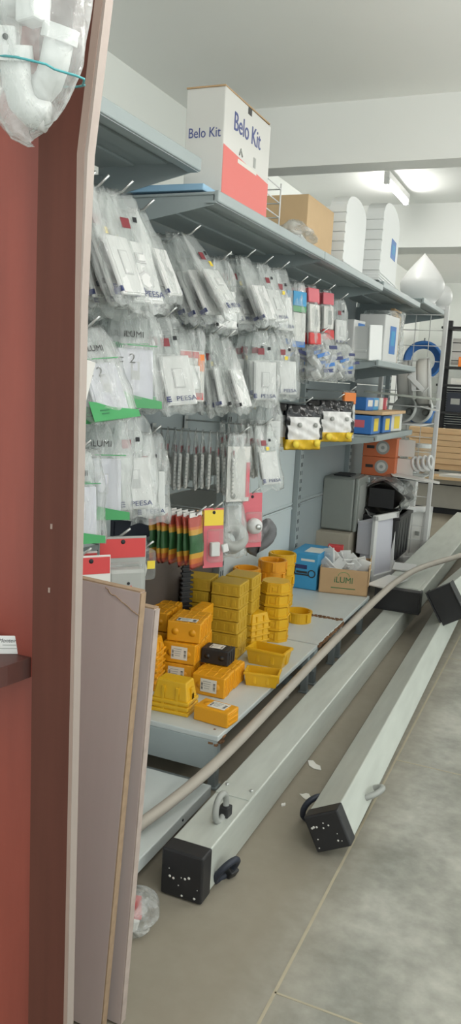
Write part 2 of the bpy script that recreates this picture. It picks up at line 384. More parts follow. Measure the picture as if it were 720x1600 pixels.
# base decks
def base_deck(label, y0, y1, z, xf, mt=M_deck, skirt=.1, rust=False):
    t = thing('base_deck', label, 'deck', (XB, y0, 0), group='base decks')
    D = xf-XB; W = y1-y0-.004
    m = MB(); m.box((D/2, W/2+.002, z-.009), (D, W, .018), mt, bev=.003); m.build('deck_board', t)
    for yy in (.008, W-.006):
        m = MB(); m.box((D/2, yy, z-.018-skirt/2), (D-.01, .012, skirt), M_shelf, bev=.002); m.build('end_skirt', t)
    m = MB(); m.box((D-.03, W/2, z-.03), (.012, W-.03, .035), M_slot); m.build('front_rail', t)
    for yy in (.05, W-.05):
        for xx in (D-.03, .06):
            m = MB(); m.box((xx, yy, (z-.02)/2), (.028, .028, z-.02), M_upr, bev=.003); m.box((xx, yy, .004), (.04, .04, .008), M_upr, bev=.002); m.build('leg', t)
    if rust:
        m = MB(); r2 = random.Random(3)
        for k in range(14):
            m.box((D-.004-r2.random()*.03, .002+r2.random()*.05, z+.0005-r2.random()*.035), (.016*r2.random()+.006, .018*r2.random()+.006, .006), M_rust, RZ(0), bev=0)
        m.build('rust_patch', t, 'flaking rusty corner')
    return t
base_deck('white base deck carrying the pile of yellow boxes, rusty at its near corner', YB[1], YB[2], DZ, XF, rust=True)
base_deck('white base deck carrying the low round yellow ring, with a chipped joint', YB[2]+.003, 3.55, DZ+.002, XF, skirt=.06)
base_deck('white base deck under the printed brown carton', 3.555, 4.08, DZ, XF-.004, skirt=.06)
base_deck('base deck under the grey electrical cabinet', 4.17, YB[4], DZ, -1.05)
# chipped edges
m = MB(); r2 = random.Random(5)
for k in range(46):
    u = k/45; x = XF-.01-.46*u*.55; m.box((x, 3.553+.012*math.sin(k*1.7)+r2.uniform(-.004, .004), DZ+.0032), (.012, r2.uniform(.004, .014), .004), M_rust)
for k in range(22):
    m.box((XF+.002, 3.16+.018*k+r2.uniform(-.005, .005), DZ-.008), (.006, r2.uniform(.006, .02), r2.uniform(.008, .018)), M_rust)
solo(m, 'chipped_edge_strip', 'broken rusty brown edge strip along the joint of the white decks', 'edge strip')
# low deck by the boards
t = thing('low_deck', 'low pale deck near the floor beside the leaning boards, under the pipe end', 'deck', (XB, 1.11, 0), group='base decks')
D = -.895-XB
m = MB(); m.box((D/2, .485, .068), (D, .93, .016), M_deck, bev=.003); m.build('deck_board', t)
m = MB(); m.box((D, .485, .058), (.012, .93, .036), M_deck, bev=.003)
for k in range(3): m.cyl((D+.006, .2+k*.28, .06), (D+.0075, .2+k*.28, .06), .004, M_slot, seg=8)
m.build('front_lip', t)
for yy in (.06, .9):
    m = MB(); m.box((D-.05, yy, .03), (.03, .03, .06), M_upr, bev=.003); m.build('leg', t)

# ================================================================== HANGING BAGS
def film_mesh(name, w, h, t, pinch, seed, mt, sag=.0, plate_top=.45):
    """pouch in the local YZ plane hanging from the origin: front and back sheets welded at the rim"""
    rr = random.Random(seed); ph = [rr.uniform(0, 6.3) for _ in range(8)]
    nx, ny = 10, 16
    def half(v): return (w/2)*(1-pinch*max(0, 1-v/.35)**1.3)
    def P(u, v, side):
        a = (u-.5)*2; hw = half(v)
        prof = (1-abs(a)**3.0)*min(1, max(0, (v-.05)/plate_top))**.8*min(1, (1-v)/.08+.02)
        wr = .0028*math.sin(9*a+ph[0]+5*v)*math.sin(pi*v)+.0022*math.sin(23*v+ph[1]+4*a)+.0020*math.sin(31*a*(.4+v)+ph[2])
        x = side*(t/2*prof)+wr*(.4+.6*(1-abs(a)))+sag*math.sin(2.6*v+ph[3])*.6
        y = a*hw+.003*math.sin(14*v+ph[4]); z = -h*v+.012+.004*math.sin(6*a+ph[5])*(v**2)
        return (x, y, z)
    m = MB()
    m.grid(lambda u, v: P(u, v, 1), nx, ny, mt); m.grid(lambda u, v: P(u, v, -1), nx, ny, mt)
    bmesh.ops.remove_doubles(m.bm, verts=m.bm.verts[:], dist=.0004)
    return m.mesh(name)

def plate_mesh(w, h, z0, kind, mt, x0=.0, back=True, rim=True):
    """wall switch plate facing +X, its centre at z0"""
    m = MB(); m.box((x0, 0, z0), (.008, w, h), mt, bev=.0028)
    if rim: m.box((x0+.0045, 0, z0), (.003, w*.9, h*.94), mt, bev=.001)
    f = x0+.006
    if kind == 'rocker': m.box((f, 0, z0+.004), (.006, .024, .044), mt, RX(0), bev=.002); m.box((f+.001, 0, z0+.004), (.002, .028, .048), M_seam)
    if kind == 'double':
        for s in (-1, 1): m.box((f+.001, 0, z0+s*.022), (.006, .030, .018), mt, bev=.002); m.box((f, 0, z0+s*.022), (.003, .034, .022), M_seam)
    if kind == 'socket':
        m.lathe([(.0, .0), (.019, .0), (.021, .003), (.019, .004), (.0, .0042)], M_seam, 6, T(f, 0, z0-.02) @ RY(90), False)
        m.lathe([(.0, .002), (.015, .002), (.015, .0048), (.0, .0048)], mt, 6, T(f, 0, z0-.02) @ RY(90), False)
        m.box((f, 0, z0+.026), (.004, .026, .020), M_seam); m.box((f+.002, 0, z0+.026), (.005, .020, .014), mt, bev=.002)
    if kind == 'slot': m.box((f-.0005, 0, z0+.01), (.0016, .022, .045), M_seam); m.box((f, .0, z0+.02), (.002, .012, .02), mt)
    if kind == 'ribbed':
        for k in range(9): m.box((x0, -w/2-.002, z0-h*.42+k*h*.105), (.006, .004, h*.03), M_grey)
        for k in range(9): m.box((x0, w/2+.002, z0-h*.42+k*h*.105), (.006, .004, h*.03), M_grey)
    return m
def module_mesh(z0, x0):
    m = MB(); m.box((x0-.019, 0, z0), (.030, .028, .052), M_slot, bev=.002); m.box((x0-.008, 0, z0), (.006, .036, .075), M_grey, bev=.001)
    for s in (-1, 1): m.cyl((x0-.03, s*.006, z0+s*.016), (x0-.037, s*.006, z0+s*.016), .003, M_chrome, seg=8)
    return m
def logo_mesh(word, size, z0, x0, mt, glyph=True, y0=0.0, squash=1.25):
    m = MB(); m.text(word, size, mt, T(x0, y0+(.008 if glyph else 0), z0) @ FACE_X, squash=squash)
    if glyph:
        gy = y0-len(word)*size*.36*squash
        for k in range(3): m.box((x0, gy, z0+(k-1)*size*.32), (.0008, size*.62-k*.001, size*.18), mt)
        m.box((x0, gy-size*.35, z0), (.0008, size*.14, size*.82), mt)
    return m

PROTO = {}
def proto(kind, var):
    key = (kind, var)
    if key in PROTO: return PROTO[key]
    parts = []      # (name, mesh, label, [subparts])
    sd = hash((len(kind), var)) % 999 + var*17
    if kind == 'peesa':
        W, H = (.118, .25); pk = ['rocker', 'double', 'socket', 'blank', 'slot'][var % 5]
        parts.append(('bag_film', film_mesh('bag_film', W, H, .030, .42, sd, M_film), None, []))
        z0 = -.155
        parts.append(('switch_plate', plate_mesh(.080, .122, z0, pk, M_white, .004).mesh('switch_plate'), 'white switch plate',
                      [('switch_module', module_mesh(z0, .004).mesh('switch_module'), 'dark switch module')] if var % 2 == 0 else []))
        parts.append(('logo_print', logo_mesh('PEESA', .0165, -.203, .0165, M_navy).mesh('logo_print'), 'dark blue lettering', []))
        m = MB(); m.box((.012, -.018, -.062), (.0012, .022, .020), M_maroon); m.box((.012, .010, -.052), (.0012, .010, .010), M_slot); parts.append(('red_tag', m.mesh('red_tag'), 'maroon tag', []))
        if var % 2: m = MB(); m.box((.013, -.004+.01*(var % 3), -.083), (.0012, .013, .013), M_yel); parts.append(('price_sticker', m.mesh('price_sticker'), 'yellow sticker', []))
    elif kind == 'plain':
        W, H = (.112, .24); pk = ['blank', 'rocker', 'double', 'slot'][var % 4]
        parts.append(('bag_film', film_mesh('bag_film', W, H, .034, .5, sd, M_film, .01), None, []))
        z0 = -.15
        parts.append(('switch_plate', plate_mesh(.078, .118, z0, pk, M_white, .004).mesh('switch_plate'), 'white switch plate', [('switch_module', module_mesh(z0, .004).mesh('switch_module'), 'dark switch module')]))
        m = MB(); m.box((-.0005, 0, z0-.048), (.018, .082, .010), M_navy if var % 2 else M_slot); parts.append(('printed_block', m.mesh('printed_block'), 'dark print', []))
    elif kind == 'ilumi':
        W, H = (.150, .245)
        parts.append(('bag_film', film_mesh('bag_film', W, H, .030, .25, sd, M_film), None, []))
        z0 = -.150
        parts.append(('switch_plate', plate_mesh(.092, .128, z0, ['slot', 'socket', 'rocker'][var % 3], M_lilac, .003).mesh('switch_plate'), 'lilac-white plate', []))
        m = MB(); m.text('iLUMI', .021, M_ink, T(.0125, -.004, -.052) @ FACE_X, squash=1.0); m.text('Slim', .021, M_dkgreen, T(.0125, -.045, -.080) @ FACE_X, .3)
        m.box((.0125, .018, -.078), (.0008, .075, .002), M_green); parts.append(('header_print', m.mesh('header_print'), 'dark header lettering', []))
        m = MB(); pts = [(-.066, -.232), (.066, -.232), (.066, -.214), (.03, -.208), (-.01, -.200), (-.045, -.186), (-.066, -.182)]
        m.prism(pts, .0135, .0145, M_green, FACE_X); m.text('switch plate', .0001, M_dkgreen, T(0, 0, -.2) @ FACE_X) if False else None
        for k in range(2): m.box((.0155, -.030, -.207-.008*k), (.0006, .026-.006*k, .003), M_dkgreen)
        parts.append(('green_insert', m.mesh('green_insert'), 'green printed insert', []))
        if var % 3 == 0: m = MB(); m.text('F', .036, M_ink, T(.0125, -.038, -.122) @ FACE_X); m.text('2', .034, M_ink, T(.0125, -.008, -.112) @ FACE_X); parts.append(('marker_digits', m.mesh('marker_digits'), 'handwritten black marks', []))
    elif kind == 'ribbed':
        W, H = (.098, .215)
        parts.append(('bag_film', film_mesh('bag_film', W, H, .022, .3, sd, M_film), None, []))
        parts.append(('switch_plate', plate_mesh(.078, .128, -.138, 'ribbed', M_white2, .002).mesh('switch_plate'), 'off-white plate with a ribbed edge', []))
        m = MB(); m.box((.004, .0, -.060), (.004, .066, .022), M_maroon); parts.append(('red_tag', m.mesh('red_tag'), 'maroon tag', []))
    elif kind == 'card':
        W, H = (.108, .24)
        parts.append(('bag_film', film_mesh('bag_film', W, H, .020, .2, sd, M_film), None, []))
        m = MB(); m.box((.002, 0, -.13), (.004, .092, .19), M_white2, bev=.001); parts.append(('white_card', m.mesh('white_card'), 'white backing card', []))
        m = MB(); m.box((.0052, .038, -.15), (.002, .014, .12), M_pink); m.cyl((.0045, -.02, -.205), (.006, -.02, -.205), .010, M_grey, seg=14); parts.append(('red_edge_print', m.mesh('red_edge_print'), 'red printed edge', []))
    elif kind == 'orange':
        W, H = (.105, .215)
        parts.append(('bag_film', film_mesh('bag_film', W, H, .024, .15, sd, M_film), None, []))
        m = MB(); m.box((0, 0, -.13), (.004, .088, .15), M_white2); m.box((.003, -.01, -.068), (.003, .066, .018), M_red); m.box((.003, .032, -.09), (.003, .022, .05), M_orange); m.box((.003, .025, -.19), (.003, .03, .02), M_red)
        m.box((.003, -.02, -.198), (.003, .05, .012), M_blue); parts.append(('header_card', m.mesh('header_card'), 'white card with red and orange print', []))
        m = MB(); m.box((.010, -.005, -.135), (.012, .05, .07), M_white, bev=.003); parts.append(('dimmer_plate', m.mesh('dimmer_plate'), 'white device', []))
    elif kind == 'redtop':
        W, H = (.085, .26)
        parts.append(('bag_film', film_mesh('bag_film', W, H, .03, .3, sd, M_film), None, []))
        m = MB(); m.box((.004, 0, -.035), (.012, .075, .06), M_pink, bev=.004); parts.append(('red_top', m.mesh('red_top'), 'red printed top', []))
        m = MB(); m.box((.006, 0, -.215), (.016, .078, .05), M_red, bev=.005); parts.append(('red_bottom', m.mesh('red_bottom'), 'red printed bottom', []))
        m = MB(); m.box((.004, 0, -.13), (.016, .068, .115), M_white2, bev=.004); m.box((.0125, .008, -.13), (.002, .022, .07), M_grey); parts.append(('white_switch', m.mesh('white_switch'), 'cream switch body', []))
    elif kind == 'bluetop':
        W, H = (.085, .26)
        parts.append(('bag_film', film_mesh('bag_film', W, H, .026, .25, sd, M_film), None, []))
        m = MB(); m.box((.003, 0, -.055), (.006, .075, .055), M_ltblue); m.box((.003, 0, -.095), (.006, .075, .022), M_green); m.box((.003, 0, -.165), (.006, .072, .11), M_white2); m.box((.003, 0, -.232), (.006, .072, .022), M_blue)
        parts.append(('printed_card', m.mesh('printed_card'), 'blue, green and white card', []))
    elif kind == 'striped':
        W, H = (.15, .17)
        parts.append(('bag_film', film_mesh('bag_film', W, H, .06, .45, sd, M_filmk, .01), None, []))
        m = MB(); r3 = random.Random(sd)
        for k in range(5):
            m.box((.030, r3.uniform(-.045, .04), -.045-.02*k), (.002, r3.uniform(.035, .06), .012), M_blue if k % 2 else M_navy, T(0, 0, 0) @ RX(r3.uniform(-22, 22)))
        parts.append(('blue_stripe_print', m.mesh('blue_stripe_print'), 'dark blue stripes', []))
        m = MB()
        for k in range(7):
            Mx = T(r3.uniform(-.012, .012), r3.uniform(-.05, .05), -.06-r3.random()*.08) @ RX(r3.uniform(0, 180)) @ RZ(r3.uniform(0, 180))
            m.box((0, 0, 0), (.026, .016, .034), M_white if k % 3 else M_grey, Mx, bev=.003)
        parts.append(('fitting_set', m.mesh('fitting_set'), 'small white and grey fittings', []))
    elif kind == 'duck':        # black, white and yellow packet
        W, H = (.20, .19)
        m = MB()
        def P(u, v, s=1):
            a = (u-.5)*2; pr = (1-abs(a)**2.5)*max(0, math.sin(pi*min(1, max(0, v))))**.6
            return (s*.028*pr+.004*math.sin(15*a+6*v+var)+.003*math.sin(27*v-6*a), a*W/2+.004*math.sin(9*v+var), -H*v)
        i0 = len(m.bm.faces)
        for s in (1, -1): m.grid(lambda u, v: P(u, v, s), 18, 26, M_pkw)
        m.mi(M_pkb); m.mi(M_pky)
        for f in m.bm.faces:
            c = f.calc_center_median(); z = -c.z/H; a = abs(c.y)/(W/2)
            f.material_index = 1 if (z < .27 or (a > .84 and z < .78)) else (2 if z > .76 else 0)
        bmesh.ops.remove_doubles(m.bm, verts=m.bm.verts[:], dist=.0005)
        parts.append(('packet', m.mesh('packet'), 'black, white and yellow printed packet', []))
        for a in (-.045, .04):
            m = MB(); m.cyl((.028, a, -.085), (.0325, a, -.085), .010, M_grey, seg=14); parts.append(('printed_spot', m.mesh('printed_spot'), 'grey printed spot', []))
        for a, z in ((-.06, -.165), (.055, -.160)):
            m = MB(); m.cyl((.022, a, z), (.0285, a, z), .016, M_yel, seg=14); parts.append(('yellow_disc', m.mesh('yellow_disc'), 'yellow round spot', []))
    elif kind == 'orangecap':
        W, H = (.085, .24); m = MB(); m.box((0, 0, -.03), (.022, W, .06), M_orange, bev=.004); m.box((0, 0, -.15), (.018, W*.96, .18), M_white2, bev=.004)
        parts.append(('carton', m.mesh('carton'), 'white carton with an orange top', []))
        parts.append(('bag_film', film_mesh('bag_film', W+.02, H+.02, .035, .2, sd, M_film), None, []))
    elif kind == 'rainbow':
        W, H = (.085, .165); m = MB()
        def P(u, v, s=1):
            a = (u-.5)*2; return (s*.011*(1-abs(a)**2)*math.sin(pi*v)+.002*math.sin(9*v+3*a+var), a*W/2, -H*v)
        for s in (1, -1): m.grid(lambda u, v: P(u, v, s), 6, 20, M_rbr)
        for k in (M_rbo, M_rba, M_rbg): m.mi(k)
        for f in m.bm.faces:
            z = -f.calc_center_median().z/H
            f.material_index = 0 if z < .18 else 1 if z < .27 else 2 if z < .33 else 3 if z < .68 else 2 if z < .78 else 1 if z < .9 else 0
        bmesh.ops.remove_doubles(m.bm, verts=m.bm.verts[:], dist=.0005)
        parts.append(('packet', m.mesh('packet'), None, []))
        m = MB(); m.box((.0, 0, .004), (.003, .07, .014), M_white2); m.cyl((-.002, 0, .004), (.002, 0, .004), .004, M_slot, seg=10); parts.append(('hang_tab', m.mesh('hang_tab'), None, []))
    PROTO[key] = parts; return parts

def put_bag(kind, var, M, label, name, cat, group):
    t = bpy.data.objects.new(name, None); COL.objects.link(t); t.matrix_world = M; t.empty_display_size = .03; tag(t, label, cat, group)
    for pn, me, lb, subs in proto(kind, var):
        o = link(pn, me, t, lb)
        for sn, sme, sl in subs: link(sn, sme, o, sl)
    return t

DESC = {'peesa': ('switch_bag', 'clear bag with dark-lettered white switch plate', 'bag'),
        'plain': ('switch_bag', 'crumpled clear bag holding a white switch plate', 'bag'),
        'ilumi': ('switch_bag', 'clear bag with lilac plate and green insert', 'bag'),
        'ribbed': ('plate_bag', 'clear bag with ribbed off-white plate edge', 'bag'),
        'card': ('card_bag', 'clear bag with white card and red edge', 'bag'),
        'orange': ('dimmer_bag', 'clear bag with red and orange card', 'bag'),
        'redtop': ('switch_packet', 'cream switch packet with red ends', 'packet'),
        'bluetop': ('card_packet', 'narrow blue, green and white packet', 'packet'),
        'striped': ('fittings_bag', 'crinkled bag of fittings with blue stripes', 'bag'),
        'duck': ('lamp_packet', 'black, white and yellow packet', 'packet'),
        'orangecap': ('lamp_carton', 'white bagged carton with orange top', 'carton'),
        'rainbow': ('rainbow_packet', 'red, green and yellow striped packet', 'packet')}
def hook(tip, label, xb=XB-.01, r=.0032):
    """peg hook: straight rod from the panel, the end kinked upward, with a hanging plate at the panel"""
    t = thing('peg_hook', label, 'hook', (xb, tip.y, tip.z-.012), group='peg hooks')
    L = tip.x-xb
    m = MB(); m.tube([(0.004, 0, 0), (L-.055, 0, 0), (L-.03, 0, .006), (L, 0, .030)], r, M_chrome, 8); m.build('rod', t)
    m = MB(); m.box((.004, 0, -.008), (.004, .028, .05), M_chrome, bev=.001); m.build('mounting_plate', t)
    return t
# row, top pixel of the front bag, its x, number, yaw, lean, kinds front to back, scale, spacing, roll
HK = [
 ('top', (130, 284), -1.16, 5, -6, 20, ['plain', 'peesa'], 1.2, .032, 5),
 ('top', (150, 290), -1.11, 6, -4, 23, ['plain', 'peesa', 'plain'], 1.25, .030, 4),
 ('top', (188, 298), -1.10, 6, -16, 20, ['peesa', 'plain', 'peesa'], 1.28, .028, 3),
 ('top', (222, 326), -1.12, 4, 2, 24, ['plain', 'plain'], 1.1, .028, 6),
 ('top', (262, 376), -1.19, 5, -14, 8, ['plain', 'peesa'], .92, .028, 0),
 ('top', (296, 364), -1.12, 5, -4, 33, ['peesa', 'plain'], 1.2, .030, 7),
 ('top', (346, 404), -1.15, 5, -30, 10, ['plain', 'peesa'], 1.05, .032, 2),
 ('top', (384, 400), -1.12, 5, -12, 26, ['plain', 'plain', 'peesa'], 1.08, .028, 6),
 ('top', (412, 410), -1.12, 5, -18, 22, ['peesa', 'plain'], 1.0, .028, 4),
 ('top', (438, 418), -1.11, 4, -24, 10, ['peesa', 'plain'], 1.05, .028, 1),
 ('top', (468, 440), -1.13, 2, -24, 3, ['bluetop'], 1.05, .03, 0),
 ('top', (488, 444), -1.10, 3, -20, 6, ['redtop'], 1.0, .035, 1),
 ('top', (512, 452), -1.13, 3, -30, 5, ['redtop'], .9, .03, 0),
 ('top', (532, 466), -1.10, 4, -26, 5, ['peesa', 'plain'], .95, .028, 0),
 ('middle', (136, 508), -1.11, 5, -26, 24, ['ilumi', 'ilumi', 'plain'], 1.0, .030, 7),
 ('middle', (210, 484), -1.10, 5, -46, 9, ['ilumi', 'ilumi'], 1.06, .030, 0),
 ('middle', (258, 492), -1.10, 5, -38, 19, ['peesa', 'peesa', 'plain'], 1.16, .030, 6),
 ('middle', (300, 512), -1.14, 2, -30, 4, ['orange', 'plain'], 1.05, .03, 0),
 ('middle', (332, 520), -1.13, 5, -4, 14, ['plain', 'peesa'], 1.1, .028, 3),
 ('middle', (352, 526), -1.10, 5, -2, 20, ['plain', 'plain'], 1.1, .028, 4),
 ('middle', (384, 522), -1.17, 4, -18, 4, ['peesa', 'plain'], 1.1, .028, 0),
 ('middle', (414, 514), -1.09, 5, -42, 4, ['peesa', 'peesa'], 1.14, .030, 1),
 ('middle', (446, 520), -1.10, 4, -42, 6, ['peesa', 'plain'], 1.06, .030, 2),
 ('middle', (500, 520), -1.07, 4, -28, 10, ['striped'], 1.25, .045, 0),
 ('middle', (534, 536), -1.07, 4, -28, 10, ['striped'], 1.05, .045, 0),
 ('lower', (122, 700), -1.10, 3, -35, 6, ['ilumi'], .95, .03, 0),
 ('lower', (160, 652), -1.10, 4, -48, 6, ['ilumi', 'plain'], 1.06, .03, 0),
 ('lower', (204, 646), -1.09, 4, -42, 10, ['peesa', 'plain'], 1.12, .03, 3),
 ('lower', (234, 676), -1.12, 4, -40, 6, ['peesa', 'plain'], 1.05, .03, 1),
 ('lower', (374, 676), -1.06, 12, 26, 2, ['card', 'ribbed', 'ribbed'], 1.0, .0275, 0),
 ('lower', (412, 662), -1.07, 7, 14, 15, ['peesa', 'ribbed', 'ribbed', 'ribbed'], 1.0, .028, 3),
 ('lower', (428, 622), -1.16, 4, -30, 3, ['plain'], .9, .04, 0),
 ('lower', (476, 628), -1.09, 2, -32, 3, ['duck'], 1.02, .06, 0),
 ('lower', (526, 622), -1.04, 2, -36, 5, ['duck'], 1.0, .06, 0),
 ('lower', (546, 610), -1.13, 1, -30, 2, ['orangecap'], 1.0, .05, 0),
 ('bottom', (306, 800), -1.08, 7, -6, 5, ['rainbow'], 1.02, .0235, 0),
]
cnt = {}
for row, px, x0, n, yaw, lean, kinds, sc, sp, roll in HK:
    base = onx(px[0], px[1], x0); cnt[row] = cnt.get(row, 0)+1; hi = cnt[row]
    hook(base+Vector((.035, 0, .004)), 'steel peg hook, %s from the cabinet in the %s row' % (ORD[hi-1], row))
    for k in range(n):
        kd = kinds[k] if k < len(kinds) else kinds[-1 - ((k-len(kinds)) % max(1, len(kinds)-1 if len(kinds) > 1 else 1))]
        var = (hi*3+k*2+len(row)) % (5 if kd == 'peesa' else 4 if kd == 'plain' else 3)
        jx = base.x-k*sp
        ly = (yaw if (k or yaw < 12) else -34)+(rnd.uniform(-7, 7) if k else 0); ll = lean*(1-.13*k)+(rnd.uniform(-2.5, 2.5) if k else 0); rl = roll+(rnd.uniform(-4, 4) if k else 0)
        sc2 = sc*(rnd.uniform(.94, 1.02) if k else 1)
        M = T(jx, base.y, base.z-.012) @ RZ(ly) @ RY(-ll) @ RX(rl) @ Matrix.Scale(sc2, 4)
        nme, d, cat = DESC[kd]
        pos = 'frontmost' if k == 0 else '%s from front' % ORD[k]
        put_bag(kd, var, M, '%s, %s on %s hook, %s row' % (d, pos, ORD[hi-1], row), nme, cat, '%ss hanging in the %s row' % (cat, row))

# ================================================================== YELLOW ELECTRICAL BOXES
def mesh_closed(mt, w=.125, d=.05, h=.075):
    m = MB(); m.box((0, 0, h/2), (w, d, h), mt, bev=.004)
    for s in (-1, 1):                                        # knock-out discs and ribs
        m.cyl((s*w*.26, -d/2+.001, h*.5), (s*w*.26, -d/2-.0015, h*.5), .013, mt, seg=16)
        for k in (-1, 0, 1): m.box((s*(w/2+.0005), k*d*.3, h*.5), (.004, .006, h*.8), mt, bev=.001)
    for k in (-.36, -.12, .12, .36): m.box((k*w, 0, h+.0002), (.004, d*.92, .003), mt, bev=.001)
    return m.mesh('junction_box')
def mesh_nest(mt, w=.125, d=.08, h=.055):
    """open box lying mouth down: tapered body over a flange"""
    m = MB(); m.box((0, 0, h/2+.004), (w, d, h-.008), mt, bev=.004, taper=.82, ty=.78)
    m.box((0, 0, .005), (w*1.08, d*1.1, .010), mt, bev=.003)
    for s in (-1, 1):
        m.box((s*w*.2, -d/2*.93, h*.45), (.012, .01, h*.62), mt, bev=.002)
        m.box((s*w*.47, 0, h*.42), (.012, .02, h*.6), mt, bev=.002)
    return m.mesh('junction_box')
def oct_poly(w, c): return [(-w/2+c, -w/2), (w/2-c, -w/2), (w/2, -w/2+c), (w/2, w/2-c), (w/2-c, w/2), (-w/2+c, w/2), (-w/2, w/2-c), (-w/2, -w/2+c)]
def mesh_oct(mt, w=.125, h=.05):
    m = MB(); m.prism(oct_poly(w*1.06, .032), 0, .008, mt); m.prism(oct_poly(w*.98, .03), .008, h-.004, mt); m.prism(oct_poly(w*.9, .028), h-.004, h, mt)
    for a in range(4):
        Mx = RZ(90*a)
        m.box((-.018, -w*.495, h*.5), (.006, .006, h*.75), mt, Mx, bev=.001); m.box((.018, -w*.495, h*.5), (.006, .006, h*.75), mt, Mx, bev=.001)
        m.cyl((0, -w*.49, h*.5), (0, -w*.5-.003, h*.5), .011, mt, seg=12)if False else m.box((0, -w*.495, h*.5), (.02, .005, .02), mt, Mx, bev=.002)
    return m.mesh('octagonal_box')
def mesh_square(mt, w=.118, h=.049):
    m = MB(); m.box((0, 0, h/2), (w, w, h), mt, bev=.004); m.box((0, 0, .004), (w*1.03, w*1.03, .006), mt, bev=.002)
    for a in range(4):
        for k in (-.3, 0, .3): m.box((k*w, -w/2-.0005, h*.52), (.018, .003, h*.55), mt, RZ(90*a), bev=.001)
    return m.mesh('square_box')
def mesh_ring(mt, r=.062, h=.052):
    m = MB(); m.lathe([(r, 0), (r, h-.006), (r+.004, h-.006), (r+.004, h), (r-.005, h), (r-.005, .004), (0, .004), (0, 0), (r, 0)], mt, 32, smooth=False)
    for a in range(4): m.box((r+.003, 0, h*.55), (.008, .02, h*.8), mt, RZ(90*a+40), bev=.002)
    for a in range(2): m.box((r-.010, 0, h*.5), (.012, .014, h*.9), mt, RZ(180*a+10), bev=.002)
    return m.mesh('round_box')
def mesh_open(mt, w=.125, d=.075, h=.06):
    """open box mouth up, flaring"""
    m = MB(); t = .004; T1 = 1.16
    def ring(k, z): return [(-w/2*k, -d/2*k, z), (w/2*k, -d/2*k, z), (w/2*k, d/2*k, z), (-w/2*k, d/2*k, z)]
    o0, o1, i1, i0 = ring(1, 0), ring(T1, h), ring(T1-.08, h), ring(.92, t)
    vs = o0+o1+i1+i0; fs = [(3, 2, 1, 0), (12, 13, 14, 15)]
    for a in range(3):
        for k in range(4): fs.append((a*4+k, a*4+(k+1) % 4, a*4+4+(k+1) % 4, a*4+4+k))
    m._add(vs, fs, mt)
    m.box((0, -d/2*T1, h-.006), (w*T1+.008, .006, .010), mt, bev=.002); m.box((0, d/2*T1, h-.006), (w*T1+.008, .006, .010), mt, bev=.002)
    for s in (-1, 1):
        m.box((s*w/2*T1, 0, h-.006), (.006, d*T1+.006, .010), mt, bev=.002)
        m.box((s*w*.22, -d/2*1.08, h*.5), (.012, .008, h*.7), mt, RX(-4), bev=.002); m.box((s*w*.54, 0, h*.5), (.008, .014, h*.7), mt, bev=.002)
    return m.mesh('open_box')
ME_closed = mesh_closed(M_ybox); ME_black = mesh_closed(M_black); ME_nest = mesh_nest(M_ybox2); ME_nestb = mesh_nest(M_ybox)
ME_oct = mesh_oct(M_ybox2); ME_sq = mesh_square(M_ybox3); ME_ring = mesh_ring(M_orplas); ME_ringy = mesh_ring(M_ybox2); ME_open = mesh_open(M_ybox2)
def label_mesh(w, h):
    m = MB(); m.box((0, 0, 0), (w, .0008, h), M_label)
    for k in range(4): m.box((-w*.1, -.0006, h*(.3-.17*k)), (w*(.5-.06*k), .0004, h*.05), M_grey)
    for k in range(6): m.box((w*.36, -.0006, h*(-.3+.1*k)), (w*.14, .0004, h*(.03+.02*(k % 3))), M_ink)
    for k in range(6): m.box((-w*.40, -.0006, h*(-.3+.1*k)), (w*.12, .0004, h*(.03+.02*((k+1) % 3))), M_ink)
    return m.mesh('paper_label')
ME_lab = label_mesh(.062, .048); ME_labtop = label_mesh(.075, .036)
def put(name, me, label, cat, loc, yaw, group, sc=1.0, M=None):
    o = link(name, me); o.matrix_world = T(*loc) @ Matrix.Rotation(yaw, 4, 'Z') @ (M or Matrix()) @ Matrix.Scale(sc, 4)
    return tag(o, label, cat, group)
def add_label(o, top=False, d=.05, h=.075):
    l = link('paper_label', ME_labtop if top else ME_lab, o, 'white printed label')
    l.matrix_local = (T(.006, 0, h+.0022) @ RX(-90)) if top else T(.002, -d/2-.0012, h*.52)
    return l
def edge(a, b, z, depth, sc=1):
    p, q = onz(*a, z), onz(*b, z); d = q-p; yaw = math.atan2(d.y, d.x); n = Vector((-sin(yaw), cos(yaw), 0))
    return (p+q)/2+n*depth/2, yaw, d.length, n
BG = 'yellow electrical boxes on the deck'
# single box at the front (lies flat)
c, yw, L, n = edge((304, 1125), (352, 1139), DZ, .075)
o = put('junction_box', ME_closed, 'single yellow box lying flat at the near front corner of the deck, label on top', 'electrical box', c+Vector((0, 0, .05))-n*.0, yw, BG, 1.0, RX(90) @ T(0, -.025, -.0375))
l = link('paper_label', ME_lab, o, 'white printed label'); l.matrix_local = T(.008, .0262, .040) @ RX(0) @ RZ(180)
o.matrix_world = T(c.x, c.y, DZ+.0255) @ Matrix.Rotation(yw, 4, 'Z') @ RX(-90) @ T(0, 0, -.0375)
l.matrix_local = T(.008, -.0262, .040) @ RX(0)
o.matrix_world = T(c.x, c.y, DZ+.0255) @ Matrix.Rotation(yw, 4, 'Z') @ RX(-90) @ T(0, 0, -.0375)
# nested tapered stack, left front
c, yw, L, n = edge((240, 1110), (284, 1121), DZ, .09)
for k, lb in enumerate(('bottom of the three nested mouth-down boxes at the front left of the deck', 'middle of the three nested mouth-down boxes at the front left', 'top of the three nested mouth-down boxes at the front left, full body showing')):
    put('junction_box', ME_nest, 'yellow box, '+lb, 'electrical box', (c.x, c.y, DZ+.0175*k), yw+R(4), BG, 1.0, Matrix.Diagonal((1, 1, 1.35, 1)))
